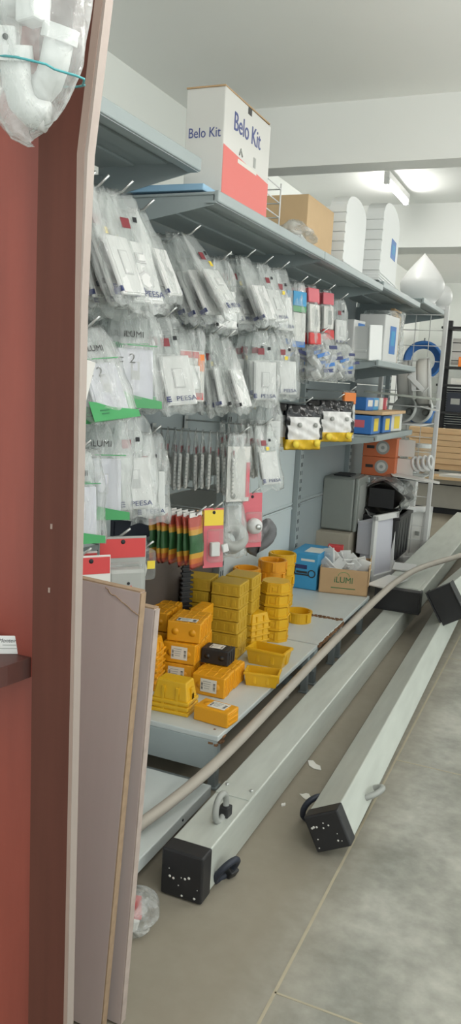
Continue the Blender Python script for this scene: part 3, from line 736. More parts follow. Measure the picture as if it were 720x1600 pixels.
# row R1 of four boxes with the label facing front
c, yw, L, n = edge((299, 1083), (349, 1093), DZ, .05)
for k in range(4):
    p = c+n*(.0525*k)+Vector((rnd.uniform(-.003, .003), 0, 0))
    o = put('junction_box', ME_closed, ['yellow box with a printed label facing front, first of the row on the deck', 'yellow box second in the row behind the labelled one', 'yellow box third in the row behind the labelled one', 'yellow box last in the row behind the labelled one'][k], 'electrical box', (p.x, p.y, DZ), yw+R(rnd.uniform(-2, 2)), BG, .98)
    if k == 0: add_label(o)
p = c+n*.118+Vector((-.022, 0, 0))
o = put('junction_box', ME_black, 'black electrical box with a scrap of label, resting on the row of yellow ones', 'electrical box', (p.x, p.y, DZ+.0765), yw, BG, .90)
l = link('paper_label', ME_labtop, o, 'torn white label'); l.matrix_local = T(-.004, .0, .0774) @ RX(-90) @ Matrix.Scale(.8, 4)
o.matrix_world = T(p.x, p.y, DZ+.0766) @ Matrix.Rotation(yw, 4, 'Z') @ Matrix.Diagonal((.84, 1.5, .72, 1))
# pile P2: three layers, three rows deep
c, yw, L, n = edge((250, 1064), (300, 1072), DZ, .05)
u = Vector((cos(yw), sin(yw), 0))
lay = ['bottom', 'middle', 'top']; rows_ = ['front', 'second', 'third', 'back']
for z in range(3):
    for k in range(4):
        if z == 2 and k == 3: continue
        p = c+n*(.0535*k+(.012 if z == 2 else 0))+u*(.006*z+rnd.uniform(-.004, .004))
        o = put('junction_box', ME_closed, 'yellow box in the %s layer, %s row of the three-layer pile by the board' % (lay[z], rows_[k]), 'electrical box', (p.x, p.y, DZ+.0765*z), yw+R(rnd.uniform(-2.5, 2.5)), BG, .99)
        if z < 2 and k == 0: add_label(o)
        if z == 2 and k == 0: add_label(o, True)
for k in range(3):
    p = c+n*(.09+.06*k)-u*.135
    for z in range(3): put('junction_box', ME_closed, 'yellow box in the %s layer against the panel, %s one, left side of the pile' % (lay[z], ORD[k]), 'electrical box', (p.x, p.y, DZ+.0765*z), yw+R(rnd.uniform(-2, 2)), BG, .97)
p = c+n*.21+u*.012
put('junction_box', ME_closed, 'yellow box lying turned on top at the back of the three-layer pile', 'electrical box', (p.x, p.y, DZ+.1535), yw+R(86), BG, 1.0)
# nested column partly behind the boards
p = c-u*.100-n*.085
for k in range(7): put('junction_box', ME_nestb, 'yellow mouth-down box, %s from the bottom of the nested column beside the board edge' % ORD[k], 'electrical box', (p.x, p.y, DZ+.022*k), yw, BG, .95)
# dull square stack B and its neighbours
c, yw, L, n = edge((326, 1024), (369, 1031), DZ, .118)
for k in range(6): put('square_box', ME_sq, 'dull yellow square box, %s from the bottom of the tall square stack' % ORD[k], 'electrical box', (c.x+rnd.uniform(-.003, .003), c.y, DZ+.0505*k), yw+R(rnd.uniform(-3, 3)), BG, 1.0)
u = Vector((cos(yw), sin(yw), 0))
for k in range(6): p = c-u*.135+n*.02; put('square_box', ME_sq, 'dull yellow square box, %s from the bottom of the stack left of the tall one' % ORD[k], 'electrical box', (p.x, p.y, DZ+.0505*k), yw+R(rnd.uniform(-3, 3)), BG, 1.0)
for k in range(5): p = c-u*.22+n*.15; put('square_box', ME_sq, 'dull yellow square box, %s from the bottom of the shaded stack against the panel' % ORD[k], 'electrical box', (p.x, p.y, DZ+.0505*k), yw+R(rnd.uniform(-3, 3)), BG, 1.0)
for k in range(6): p = c+n*.135+u*.012; put('square_box', ME_sq, 'dull yellow square box, %s from the bottom of the stack behind the tall one' % ORD[k], 'electrical box', (p.x, p.y, DZ+.0505*k), yw+R(rnd.uniform(-3, 3)), BG, 1.0)
# small nested stack
c, yw, L, n = edge((386, 1012), (404, 1016), DZ, .07)
for k in range(5): put('junction_box', ME_nest, 'yellow mouth-down box, %s from the bottom of the small nested stack beside the octagonal stack' % ORD[k], 'electrical box', (c.x-.012, c.y, DZ+.026*k), yw+R(70), BG, .8)
# octagonal stack A
c, yw, L, n = edge((398, 1000), (446, 1006), DZ, .125)
for k in range(5): put('octagonal_box', ME_oct, 'bright yellow octagonal box, %s from the bottom of the octagonal stack' % ORD[k], 'electrical box', (c.x+rnd.uniform(-.003, .003), c.y, DZ+.0515*k), yw+R(rnd.uniform(-4, 4)), BG, 1.0-.012*k)
# round stacks
for (px, py), nm_, me, nk, s in (((381, 966), 'left orange-yellow', ME_ring, 5, .92), ((421, 958), 'middle orange-yellow', ME_ring, 5, 1.0), ((436, 944), 'rear lemon yellow', ME_ringy, 5, 1.0)):
    p = onz(px, py, DZ)
    for k in range(nk): put('round_box', me, 'round box, %s from the bottom of the %s round stack' % (ORD[k], nm_), 'electrical box', (p.x, p.y, DZ+.0525*s*k), rnd.uniform(0, 3), BG, s)
p = onz(466, 970, DZ+.002); put('round_box', ME_ringy, 'low round yellow box standing alone on the white deck', 'electrical box', (p.x, p.y, DZ+.002), .4, BG, .95)
c, yw, L, n = edge((392, 1036), (436, 1045), DZ, .075)
put('open_box', ME_open, 'open yellow box standing mouth up, the farther and larger of two', 'electrical box', (c.x, c.y, DZ), yw, BG, 1.08)
c, yw, L, n = edge((387, 1070), (420, 1077), DZ, .075)
put('open_box', ME_open, 'small open yellow box standing mouth up nearest the front edge', 'electrical box', (c.x, c.y, DZ), yw+R(12), BG, .86)

# ================================================================== CARTONS ON THE DECK
def carton(name, label, cat, W, D, H, mt, loc, yaw, open_top=False, group=None, prints=None, flap=.35):
    t = thing(name, label, cat, loc, yaw, group)
    m = MB(); th = .004
    if open_top:
        for s in (-1, 1):
            m.box((s*(W/2-th/2), 0, H/2), (th, D, H), mt); m.box((0, s*(D/2-th/2), H/2), (W, th, H), mt)
        m.box((0, 0, th/2), (W, D, th), mt)
    else:
        m.box((0, 0, H/2), (W, D, H), mt, bev=.003); m.box((0, 0, H+.0003), (.004, D*.98, .001), M_ink if False else mt)
    m.build('carton_body', t)
    if prints:
        for nmx, f, lb in prints:
            q = MB(); f(q, W, D, H); q.build(nmx, t, lb)
    return t
# printed brown carton
c, yw, L, n = edge((497, 925), (573, 933), DZ, .34)
def pr(m, W, D, H):
    m.text('iLUMI', .046, M_dkgreen, T(0, -D/2-.0006, H*.56) @ FACE_NY, squash=.9); m.box((.0, -D/2-.0006, H*.24), (W*.5, .0008, .004), M_dkgreen)
    pts = [Vector((.03*cos(a), -D/2-.0006, H*.72+.022*sin(a))) for a in [pi*(k/10) for k in range(11)]]; m.tube(pts, .0012, M_green, 5)
ic = carton('carton', 'open brown carton with green lettering, full of white switch parts', 'carton', L, .34, .135, M_card, (c.x, c.y, DZ+.001), yw, True, None, [('logo_print', pr, 'green lettering')])
m = MB(); m.box((L/2+.002, 0, .105), (.004, .335, .10), M_cardl, T(0, 0, 0) @ RY(0)); 
m.build('carton_flap', ic)
n_ = n; u = Vector((cos(yw), sin(yw), 0))
ME_plate = [plate_mesh(.085, .125, 0, k, M_white).mesh('loose_plate') for k in ('rocker', 'blank', 'double')]
for k in range(13):
    a = (k % 5-2)*.042+rnd.uniform(-.01, .01); b = -.11+.05*(k//5)+.03*rnd.random(); zz = .118+.012*(k//5)+rnd.uniform(0, .035)
    p = c+u*a+n_*b
    o = link('loose_plate', ME_plate[k % 3]); o.matrix_world = T(p.x, p.y, DZ+zz) @ RZ(math.degrees(yw)-90+rnd.uniform(-50, 50)) @ RY(rnd.uniform(-55, 40)) @ RX(rnd.uniform(-50, 50)) @ Matrix.Scale(rnd.uniform(.7, .9), 4)
    tag(o, 'loose white switch plate heaped in the open brown carton', 'switch plate', 'loose plates in the brown carton')
p = c-u*.07+n_*.10
def prr(m, W, D, H): m.box((0, -D/2-.0006, H*.6), (W*.8, .001, H*.12), M_white2); m.box((0, -D/2-.0006, H*.35), (W*.5, .001, H*.1), M_maroon)
carton('small_carton', 'small dark red box standing at the back inside the brown carton', 'box', .085, .05, .10, M_red, (p.x, p.y, DZ+.11), yw, False, None, [('carton_print', prr, None)])
# blue carton
c, yw, L, n = edge((452, 917), (492, 923), DZ+.002, .22)
def pb(m, W, D, H):
    m.box((-.02, -D/2-.0006, H*.62), (W*.5, .001, .022), M_navy); m.box((-.015, -D/2-.0006, H*.40), (W*.62, .001, .008), M_ink)
    m.box((-.05, -D/2-.0006, H*.50), (.010, .001, .05), M_ink); m.box((-.01, -D/2-.0006, H*.47), (.06, .001, .012), M_ink)
    m.lathe([(.016, 0), (.022, 0), (.022, .001), (.016, .001)], M_ink, 16, T(.045, -D/2-.0005, H*.45) @ RX(90), False)
    m.box((.03, -.02, H+.0008), (W*.6, D*.5, .001), M_label)
    m.box((W/2+.0006, 0, H*.5), (.001, D*.8, .03), M_navy); m.box((.02, -D/2-.0006, H*.82), (W*.5, .001, .012), M_white2)
carton('blue_carton', 'light blue carton with dark tool pictures, left of the open brown carton', 'carton', L*1.05, .26, .195, M_ltblue, (c.x, c.y+.02, DZ+.002), yw, False, None, [('carton_print', pb, None)])
# beige carton and electrical cabinet
c, yw, L, n = edge((489, 880), (541, 887), DZ, .34)
carton('beige_carton', 'plain beige carton under the grey electrical cabinet', 'carton', L, .40, .205, M_beige, (c.x, c.y+.03, DZ), yw)
t = thing('electrical_cabinet', 'grey metal electrical cabinet with a glazed door standing on the beige carton', 'cabinet', (c.x, c.y+.03, DZ+.207), yw)
m = MB(); m.box((-.0, .03, .165), (L*.94, .30, .33), M_elec, bev=.012); m.build('cabinet_body', t)
m = MB(); m.box((0, -.125, .165), (L*.90, .012, .31), M_elec2, bev=.004); m.build('side_cover', t)
dp = L*.47
m = MB(); m.box((dp+.012, .03, .165), (.022, .29, .33), M_elec2, bev=.006); d_ = m.build('door', t)
m = MB(); m.box((dp+.0235, .03, .17), (.002, .20, .22), M_grey); m.build('door_window', d_)
m = MB(); m.box((dp+.027, -.06, .06), (.008, .018, .03), M_white, bev=.002); m.build('handle', d_)
m = MB(); m.box((0, .03, .334), (L*.5, .16, .010), M_slot, bev=.002); m.build('cable_gland_plate', t)

# ================================================================== WHITE PANEL BOXES NEAR THE END
t = thing('panel_box', 'white metal panel box standing open towards the aisle, beside the brown carton', 'panel box', (0, 0, 0)); 
p = onz(588, 902, .12); t.matrix_world = T(p.x-.02, p.y+.02, .12) @ RZ(-16)
W, D, H = .115, .30, .36
m = MB(); m.box((-.02, 0, H*.70), (W, D*.8, H*.56), M_lilac, bev=.004); m.box((-.01, .0, H*.22), (W*.8, D*.7, H*.42), M_lilac, bev=.004); m.cyl((-.02, 0, H*.98+.001), (-.02, 0, H*.98+.003), .014, M_slot, seg=14); m.build('box_body', t)
m = MB()
for s in (-1, 1): m.box((W*.42, s*(D/2-.018), H/2+.02), (.022, .036, H+.05), M_white, bev=.003); m.box((W*.42, 0, H/2+.02+s*(H/2+.008)), (.022, D, .036), M_white, bev=.003)
m.box((W*.34, 0, H/2+.02), (.006, D*.8, H*.95), M_lilac); m.build('front_frame', t)
m = MB(); m.box((0, 0, 0), (.12, .26, .008), M_white, bev=.002); fl = m.build('flat_cover'); fl.matrix_world = T(*onz(606, 909, .25)) @ RZ(-14) @ RX(2); tag(fl, 'white flat cover lying over the end of the thick black-ended post', 'cover')
m = MB(); m.box((0, 0, 0), (.13, .18, .01), M_white, bev=.002); fl = m.build('flat_cover'); fl.matrix_world = T(*onz(632, 886, .24)) @ RZ(8); tag(fl, 'white flat cover lying farther back beside the open panel box', 'cover')
for k, (px, py, h, lb) in enumerate(((641, 872, .40, 'white open panel frame leaning lower down beside the wire rack'), (632, 838, .52, 'white panel frame standing behind the lower one, a handle on its side'))):
    p = onz(px, py, .06+.0*k)
    t = thing('distribution_box', lb, 'panel frame', (p.x+.02-.06*k, p.y-.1, .06 if k == 0 else .12), RZ(-24) @ RX(-3), 'white panel frames')
    W2, H2 = .34, h; m = MB()
    for s in (-1, 1): m.box((0, s*(W2/2-.02), H2/2), (.05, .04, H2), M_white, bev=.003); m.box((0, 0, H2/2+s*(H2/2-.02)), (.05, W2, .04), M_white, bev=.003)
    m.build('frame', t); m = MB(); m.box((-.03, 0, H2/2), (.01, W2-.02, H2-.02), M_white2); m.build('back_plate', t)
    m = MB(); m.tube([(.0, -W2/2-.004, H2*.55), (.02, -W2/2-.02, H2*.55), (.03, -W2/2-.02, H2*.5), (.02, -W2/2-.004, H2*.45)], .005, M_grey, 6); m.build('handle', t)
    m = MB(); m.box((-.005, .05, H2*.5), (.03, .012, .03), M_grey); m.build('latch', t)
# black wrapped bundle
p = onx(604, 797, -1.09); p.y = max(p.y, 5.02)
t = thing('wrapped_roll', 'black roll wrapped in crinkled clear plastic beside the grey electrical cabinet', 'roll', (p.x, p.y, p.z), RZ(0))
m = MB(); m.grid(lambda u, v: ((.13+.012*sin(7*u*6.283+4*v))*cos(u*6.283)*1.0, -.20+.40*v, .10+(.10+.01*sin(5*u*6.283+9*v))*sin(u*6.283)), 32, 14, M_black); m.box((0, 0, .10), (.16, .38, .12), M_black); m.build('roll_core', t)
m = MB(); m.grid(lambda u, v: ((.145+.014*sin(9*u*6.283+11*v))*cos(u*6.283), -.23+.46*v, .10+(.115+.013*sin(6*u*6.283-13*v))*sin(u*6.283)), 48, 24, M_filmk); m.build('plastic_wrap', t)
t = thing('plastic_crate', 'black plastic crate under the wrapped roll', 'crate', (p.x, p.y, .2))
h = p.z-.01-.2
m = MB(); m.box((0, 0, h/2), (.24, .40, h), M_black, bev=.02, taper=1.06)
for k in range(4): m.box((.122, -.14+k*.09, h*.5), (.012, .03, h*.8), M_black, bev=.004)
m.build('crate_body', t); m = MB(); m.box((0, 0, h-.01), (.27, .43, .02), M_black, bev=.005); m.build('rim', t)

# ================================================================== POSTS, PIPE, FLOOR OBJECTS
def frame_dir(p0, p1, roll=0):
    y = (p1-p0).normalized(); x = y.cross(Vector((0, 0, 1))).normalized(); z = x.cross(y)
    M = Matrix((x, y, z)).transposed().to_4x4(); M.translation = p0
    return M @ Matrix.Rotation(R(roll), 4, 'Y')
def post(label, p0, p1, w, h, roll, mt, cap_l, plates=(), group='galvanised posts on the floor'):
    L = (p1-p0).length; t = thing('steel_post', label, 'post', (0, 0, 0), frame_dir(p0, p1, roll), group)
    m = MB(); m.box((0, L/2, 0), (w, L, h), mt, bev=.004); m.build('shaft', t)
    m = MB(); m.box((0, cap_l/2-.008, 0), (w+.006, cap_l, h+.006), M_black, bev=.005)
    rr = random.Random(len(label))
    for k in range(11): rs = rr.uniform(.0012, .0042); m.cyl((rr.uniform(-.42, .42)*w, -.0078, rr.uniform(-.42, .42)*h), (0, 0, 0), rs, M_plaster, seg=7) if False else m.lathe([(0, 0), (rs, 0), (rs*.8, .0008), (0, .001)], M_plaster, 7, T(rr.uniform(-.42, .42)*w, -.0082, rr.uniform(-.45, .3)*h) @ RX(90))
    m.build('end_cap', t, 'black end cap splashed with white')
    for y in plates:
        q = MB(); q.box((0, y, h/2+.0015), (w*.96, .07, .003), mt, bev=.001)
        for sx in (-1, 1): q.cyl((sx*w*.35, y+.015, h/2+.002), (sx*w*.35, y+.015, h/2+.008), .005, M_chrome, seg=8)
        q.build('joint_plate', t)
    return t, L
p0 = Vector((-.772, 1.64, .066)); p1 = Vector((-.80, 6.6, .066))
t1, _ = post('square galvanised post with black end nearest the base decks, a ring standing on top', p0, p1, .108, .118, 0, M_galv, .055, (.34,))
p0b = Vector((-.503, 1.985, .080)); p1b = Vector((-.595, 6.9, .072))
t2, _ = post('tilted galvanised post in the middle of the aisle floor, black speckled end towards us', p0b, p1b, .098, .100, -27, M_galv2, .05)
def ring(label, c, r, M, par=None, mt=M_grey, tk=.009):
    t = thing('cable_ring', label, 'ring', c, M, 'cable rings on the posts'); m = MB()
    m.tube([(r*cos(a), 0, r*1.25*sin(a)) for a in [2*pi*k/28 for k in range(28)]], tk, mt, 8, True); m.build('loop', t)
    m = MB(); m.box((r*.9, 0, -r*.7), (.03, .03, .03), M_black, bev=.004); m.build('clamp', t); return t
ring('grey ring standing on top of the post nearest the decks', onz(345, 1262, .160), .030, RZ(86))
ring('grey ring against the right side of the tilted middle post', onz(577, 1239, .075), .038, RZ(75) @ RX(62) @ RY(80))
ring('dark ring on the floor at the left side of the tilted post end', onz(490, 1262, .048), .036, RZ(50) @ RX(20), mt=M_dark)
ring('dark blue ring lying under the right side of the near post', onz(353, 1360, .035), .034, RZ(70) @ RX(30), mt=M_dark)
# thick black-ended post lying over the others
t3 = thing('steel_post', 'thick grey post with a wide black end, lying across the others beside the brown carton', 'post', (0, 0, 0), frame_dir(Vector((-.775, 4.12, .184)), Vector((-.80, 7.3, .184))), 'galvanised posts on the floor')
m = MB(); m.box((0, 1.59, 0), (.225, 3.18, .095), M_galv2, bev=.006); m.build('shaft', t3)
m = MB(); m.box((0, .03, 0), (.238, .07, .112), M_black, bev=.006)
for s in (-1, 1):
    m.box((s*.116, .03, 0), (.008, .075, .12), M_black, bev=.002); m.box((0, -.002, s*.055), (.24, .012, .008), M_black, bev=.002)
m.build('end_cap', t3, 'wide black end cap'); m = MB(); m.box((0, .22, .05), (.18, .24, .008), M_galv, bev=.002); m.build('joint_plate', t3)
t4 = thing('steel_post', 'post with a tilted black square end resting over the middle post', 'post', (0, 0, 0), frame_dir(Vector((-.505, 4.0, .235)), Vector((-.36, 6.2, .215)), -32), 'galvanised posts on the floor')
m = MB(); m.box((0, 1.1, 0), (.118, 2.2, .165), M_galv2, bev=.006); m.build('shaft', t4)
m = MB(); m.box((0, .03, 0), (.132, .07, .182), M_black, bev=.006)
for s in (-1, 1): m.box((s*.066, .025, 0), (.006, .08, .19), M_black, bev=.002)
m.build('end_cap', t4, 'black square end cap')
# pipe
pp = [onz(205, 1299, .103), onz(340, 1190, .16), onz(500, 1024, .225), onz(590, 934, .287), onz(625, 905, .292), onz(660, 886, .292), onz(720, 868, .30), onz(760, 856, .31)]
m = MB()
def cr(P, n=8):
    out = []
    for i in range(len(P)-1):
        a, b, c_, d = P[max(0, i-1)], P[i], P[i+1], P[min(len(P)-1, i+2)]
        for k in range(n):
            s = k/n; out.append(.5*((2*b)+(c_-a)*s+(2*a-5*b+4*c_-d)*s*s+(3*b-a-3*c_+d)*s**3))
    return out+[P[-1]]
m.tube(cr(pp), .0165, M_pipe, 14); solo(m, 'pipe', 'long bent grey-brown pipe running from the low deck over the black-ended post', 'pipe')
# thin branch-like cable in the far aisle
m = MB(); m.tube(cr([onz(*q, .006) for q in ((640, 862), (668, 850), (700, 832), (705, 815), (716, 805), (735, 800))]), .012, M_pipe, 8); solo(m, 'cable', 'thin grey cable lying curved on the far aisle floor', 'cable')
# scraps on the floor
for k, (px, py, s, lb, mt) in enumerate(((490, 1196, .022, 'white paint splash on the floor between the two posts', M_plaster), (478, 1244, .018, 'torn paper scrap by the dark ring', M_label), (442, 1258, .006, 'small crumb of plaster between the near and middle posts', M_plaster), (448, 1090, .008, 'small crumb of plaster under the pipe', M_plaster), (505, 1072, .009, 'crumb of plaster beside the deck leg', M_plaster))):
    p = onz(px, py, .0015); rr = random.Random(k); m = MB()
    pts = [(s*(1+.5*rr.uniform(-1, 1))*cos(a)*1.3, s*(1+.5*rr.uniform(-1, 1))*sin(a)*.8) for a in [2*pi*q/9 for q in range(9)]]
    m.prism(pts, 0, .0015 if k < 2 else s*.8, mt); solo(m, 'floor_scrap', lb, 'scrap', 'scraps on the floor', loc=(p.x, p.y, .0008), rot=rr.uniform(0, 3))
# plastic bag on the floor
p = onz(222, 1450, 0)
t = thing('packet_bag', 'clear bag with red and white contents on the floor beside the boards', 'bag', (p.x-.03, p.y, 0.002), RZ(30) @ Matrix.Scale(.78, 4))
m = MB(); m.grid(lambda u, v: ((.075+.012*sin(5*u*6.283))*cos(u*6.283)*(1-(2*v-1)**4)**.5, .10*(2*v-1), .045+(.043+.006*sin(4*u*6.283+6*v))*sin(u*6.283)*(1-(2*v-1)**4)**.5), 28, 16, M_filmk); m.build('bag_film', t)
m = MB(); m.box((-.02, 0, .03), (.07, .11, .04), M_white2, RY(12), bev=.006); m.build('white_contents', t); m = MB(); m.box((-.012, .0, .056), (.06, .10, .012), M_red, RY(12), bev=.003); m.build('red_print', t); m = MB(); m.box((-.05, 0, .07), (.03, .09, .014), M_blue, RY(30), bev=.003); m.build('blue_print', t)

# ================================================================== FOREGROUND CABINET, BOARDS, CARD, BAG
t = thing('wooden_cabinet', 'tall reddish wooden cabinet with a dark brown front strip, nearest at the left edge', 'cabinet', (0, .9, 0))
m = MB(); m.box((-.865, .020, 1.15), (.37, .016, 2.3), M_redwood); m.build('back_panel', t, 'red wood panel')
def strip(L_, R_, y, th, mt, ext=(0, 0)):
    """tall bowed board: its outline at the distance y, carried on down to the floor"""
    P = [[(ony(px, py, y).x, ony(px, py, y).z) for px, py in side] for side in (L_, R_)]
    for s in P:
        (xa, za), (xb, zb) = s[-2], s[-1]; s.append((xb-(xb-xa)*zb/(zb-za), 0.0)); (xa, za), (xb, zb) = s[1], s[0]; s.insert(0, (xb+(xb-xa)*.3, zb+(zb-za)*.3))
    q = MB(); n = len(P[0])
    for k in range(n-1):
        a_, b_, c_, d_ = P[0][k], P[0][k+1], P[1][k+1], P[1][k]
        vs = [(p_[0], yy, p_[1]) for yy in (y, y+th) for p_ in (a_, b_, c_, d_)]
        q._add(vs, [(0, 1, 2, 3), (7, 6, 5, 4), (0, 4, 5, 1), (2, 6, 7, 3)]+([(0, 3, 7, 4)] if k == 0 else [])+([(1, 5, 6, 2)] if k == n-2 else []), mt, T(0, -.9, 0))
    bmesh.ops.remove_doubles(q.bm, verts=q.bm.verts[:], dist=.0002)
    return q
m = strip([(62, 0), (60, 240), (56, 474), (52, 840), (44, 1600)], [(148, 0), (120, 240), (117, 474), (114, 840), (99, 1600)], .892, .016, M_brownwood)
for z in (1.07, 1.62, .98): m.box((-.645+.02*(z-1), -.0085, z), (.003, .001, .007), M_edge)
m.build('front_strip', t, 'dark brown strip')
m = strip([(148, 0), (120, 240), (117, 474), (114, 840), (99, 1600)], [(160, 0), (131, 240), (124, 474), (118.5, 840), (104, 1600)], .8915, .018, M_edge)
m.build('edge_band', t, 'pale edge band')
m = strip([(160, 0), (131, 240), (124, 474), (118.5, 840), (104, 1600)], [(165, 0), (137, 240), (127, 474), (120, 840), (105, 1600)], .8925, .016, mat('pale_lip', (.33, .275, .245), .5))
m.build('edge_lip', t, 'whitish outer edge')
m = MB(); q = [(-.94, .024), (-.688, .024)]+[(-.94+.25*cos(a), .024-.25*sin(a)) for a in [pi/2*k/14 for k in range(1, 15)]]
m.prism(q, .838, .868, M_dkshelf); m.build('corner_shelf', t, 'dark rounded shelf')
cp = onz(2, 1022, .869)
t = thing('name_card', 'small white printed card standing on the dark rounded shelf', 'card', (cp.x, cp.y+.004, .869), RZ(32) @ RX(-6))
m = MB(); m.box((-.012, 0, .0125), (.075, .002, .027), M_white, bev=.0009); m.build('card_board', t)
m = MB(); m.text('Monteiro', .0082, M_ink, T(.0075, -.0013, .019) @ FACE_NY, .3, .95); m.box((.011, -.0012, .0125), (.024, .0004, .0012), M_grey); m.box((.008, -.0012, .0075), (.030, .0004, .0012), M_grey)
m.cyl((-.020, -.0011, .0165), (-.020, -.0016, .0165), .006, M_ink, seg=18); m.build('printed_text', t, 'dark script lettering')
# leaning boards
def board(label, x0, x1, y, ztop, tilt, leany, mt, chip=False, th=.018, em=None):
    em = em or M_boardedge
    t = thing('laminated_board', label, 'board', (x1, y, .005), RX(-leany) @ RY(tilt), 'boards leaning by the cabinet')
    W = x1-x0; m = MB(); m.box((-W/2, 0, ztop/2), (W, th, ztop), mt, bev=.001); m.build('board_panel', t)
    m = MB(); m.box((.0012, 0, ztop/2), (.0028, th*.96, ztop-.002), em); m.box((-W/2, 0, ztop+.0012), (W, th*.96, .0028), M_boardedge)
    if chip:
        rr = random.Random(2); prev = None
        for k in range(15):
            x = -.072+.074*k/14; z = ztop-.006-.036*(k/14)+rr.uniform(-.002, .002)
            if prev: m.tube([(prev[0], -th/2-.0005, prev[1]), (x, -th/2-.0005, z)], .0011, M_boardedge, 5)
            prev = (x, z)
    m.build('raw_edge', t, 'rough chipboard edge'); return t
board('front pinkish white board with a cracked top corner, leaning behind the wooden cabinet', -.98, -.722, 1.20, .893, 2.5, 1.5, M_board, True)
board('second narrow-looking white board just behind the cracked one, ragged edge', -.98, -.699, 1.235, .855, 1.8, 1.5, M_board, em=mat('worn_edge', (.44, .36, .32), .8, noise=.4, nscale=30))
# bag of white fittings
p = ony(66, 60, .74)
t = thing('fittings_sack', 'clear plastic bag of white fittings hanging by the top of the wooden cabinet', 'bag', (p.x-.012, p.y, p.z))
def sack(u, v, k=1.0):
    a = u*6.283; z = -.098+.29*v; s = min(1, max(.0, v*4.2))**.42; w = (.056+.026*v)*s+.0035*sin(7*a+9*v)+.002*sin(15*a-14*v); d = (.034+.02*v)*s+.003*sin(5*a+6*v)
    return (w*cos(a)*k+.016*v*0-.008*(v), d*sin(a)*k, z+.008*cos(a)*(1-v))
m = MB(); m.grid(lambda u, v: sack(u, v), 48, 28, M_film2); m.build('bag_film', t)
m = MB(); m.tube([(sack(k/28, .24)[0]*1.02, sack(k/28, .24)[1]*1.03, -.030-.014*cos(6.283*k/28)) for k in range(28)], .0012, M_teal, 6, True); m.build('rubber_band', t, 'teal rubber band')
W_ = lambda *v: Vector((p.x-.012, p.y, p.z))+Vector(v)
def fitting(label, loc, M, kind):
    o = thing('white_fitting', label, 'fitting', W_(*loc), M, 'white fittings in the plastic bag'); m = MB()
    if kind == 'elbow':
        m.tube([(.0, 0, .05), (0, 0, .02), (.004, 0, .004), (.014, 0, -.006), (.03, 0, -.010)], .0155, M_white, 14); m.build('pipe_bend', o)
        m = MB(); m.lathe([(.0155, 0), (.019, 0), (.019, .014), (.0155, .014)], M_white, 20, T(0, 0, .042), False); m.build('collar', o)
    elif kind == 'block':
        m.box((0, 0, 0), (.028, .024, .036), M_white, bev=.003); m.build('housing', o); m = MB(); m.cyl((.004, -.012, .006), (.004, -.0135, .006), .003, M_slot, seg=10); m.build('screw_hole', o)
    else:
        m.lathe([(.0, 0), (.03, 0), (.034, .012), (.034, .075), (.028, .08), (0, .08)], M_white, 24, None, True); m.build('cup', o); m = MB(); m.lathe([(.034, .03), (.0365, .03), (.0365, .038), (.034, .038)], M_white, 24, None, False); m.build('rib', o)
fitting('white pipe bend at the bottom of the plastic bag', (-.012, -.006, -.066), RZ(20) @ RX(20), 'elbow')
fitting('white pipe bend at the right side of the plastic bag', (.020, .004, -.045), RZ(160) @ RY(-20), 'elbow')
fitting('small white block with a dark screw hole inside the plastic bag', (.012, -.016, .026), RZ(-10), 'block')
fitting('white block lower left inside the plastic bag', (-.022, -.018, -.012), RZ(25), 'block')
fitting('large white cup filling the top left of the plastic bag', (-.026, .010, .03), RX(4), 'cup')
fitting('white cup filling the top right of the plastic bag', (.034, .014, .075), RX(-4), 'cup')
m = MB(); hx = p.x-.012
m.tube([(hx, p.y, p.z+.19), (hx, p.y, p.z+.26), (hx-.01, .84, p.z+.30), (hx-.01, .885, p.z+.30)], .004, M_chrome, 8); solo(m, 'bag_hook', 'metal hook on the cabinet holding up the bag of white fittings', 'hook')
t = thing('fittings_sack', 'second clear bag of white fittings at the picture edge, mostly out of view', 'bag', W_(-.098, .02, .03))
m = MB(); m.grid(lambda u, v: sack(u, v), 32, 20, M_film2); m.build('bag_film', t); m = MB(); m.lathe([(0, -.055), (.03, -.05), (.036, -.02), (.03, .05), (0, .06)], M_white, 20); m.build('white_contents', t)

# ================================================================== ON THE TOP SHELVES
def face_x(m, W, D, H): pass
a = onz(290, 300, 1.803)
cx0, cy0 = -1.035, 2.27      # near right bottom corner of the big carton
def pbk(m, W, D, H):
    m.text('Belo Kit', .040, M_inkblue, T(0, -D/2-.0006, H*.60) @ FACE_NY, squash=.80)
def pbr(m, W, D, H):
    pts = [(-D/2+.001, .002), (D/2-.001, .002), (D/2-.001, H*.42), (-D/2+.001, H*.50)]
    m.prism(pts, 0, .0008, mat('salmon_print', (.72, .17, .15), .5), T(W/2+.0002, 0, 0) @ FACE_X)
    m.text('Belo Kit', .075, M_inkblue, T(W/2+.0006, -.01, H*.76) @ FACE_X, squash=.92)
    m.tube([(W/2+.001, -.07, H*.50), (W/2+.001, -.06, H*.56), (W/2+.001, -.045, H*.50)], .003, M_grey, 5); m.box((W/2+.001, .0, H*.44), (.001, .16, .012), M_label); m.box((W/2+.001, .06, H*.53), (.001, .018, .03), M_grey)
    m.box((W/2+.0006, -.0, H-.012), (.001, .03, .02), M_ink)
Wb, Db, Hb = .125, .385, .315
bx = carton('white_red_carton', 'white and red carton with blue lettering on the top shelf', 'carton', Wb, Db, Hb, M_white2, (-1.05-Wb/2, 2.25+Db/2, 1.804), R(1), False, None, [('lettering', pbk, 'blue lettering'), ('printed_side', pbr, 'red printed side with blue lettering')])
m = MB(); m.box((0, -.004, Hb+.003), (Wb, Db*.98, .004), M_card, RX(.6)); m.build('top_flap', bx)
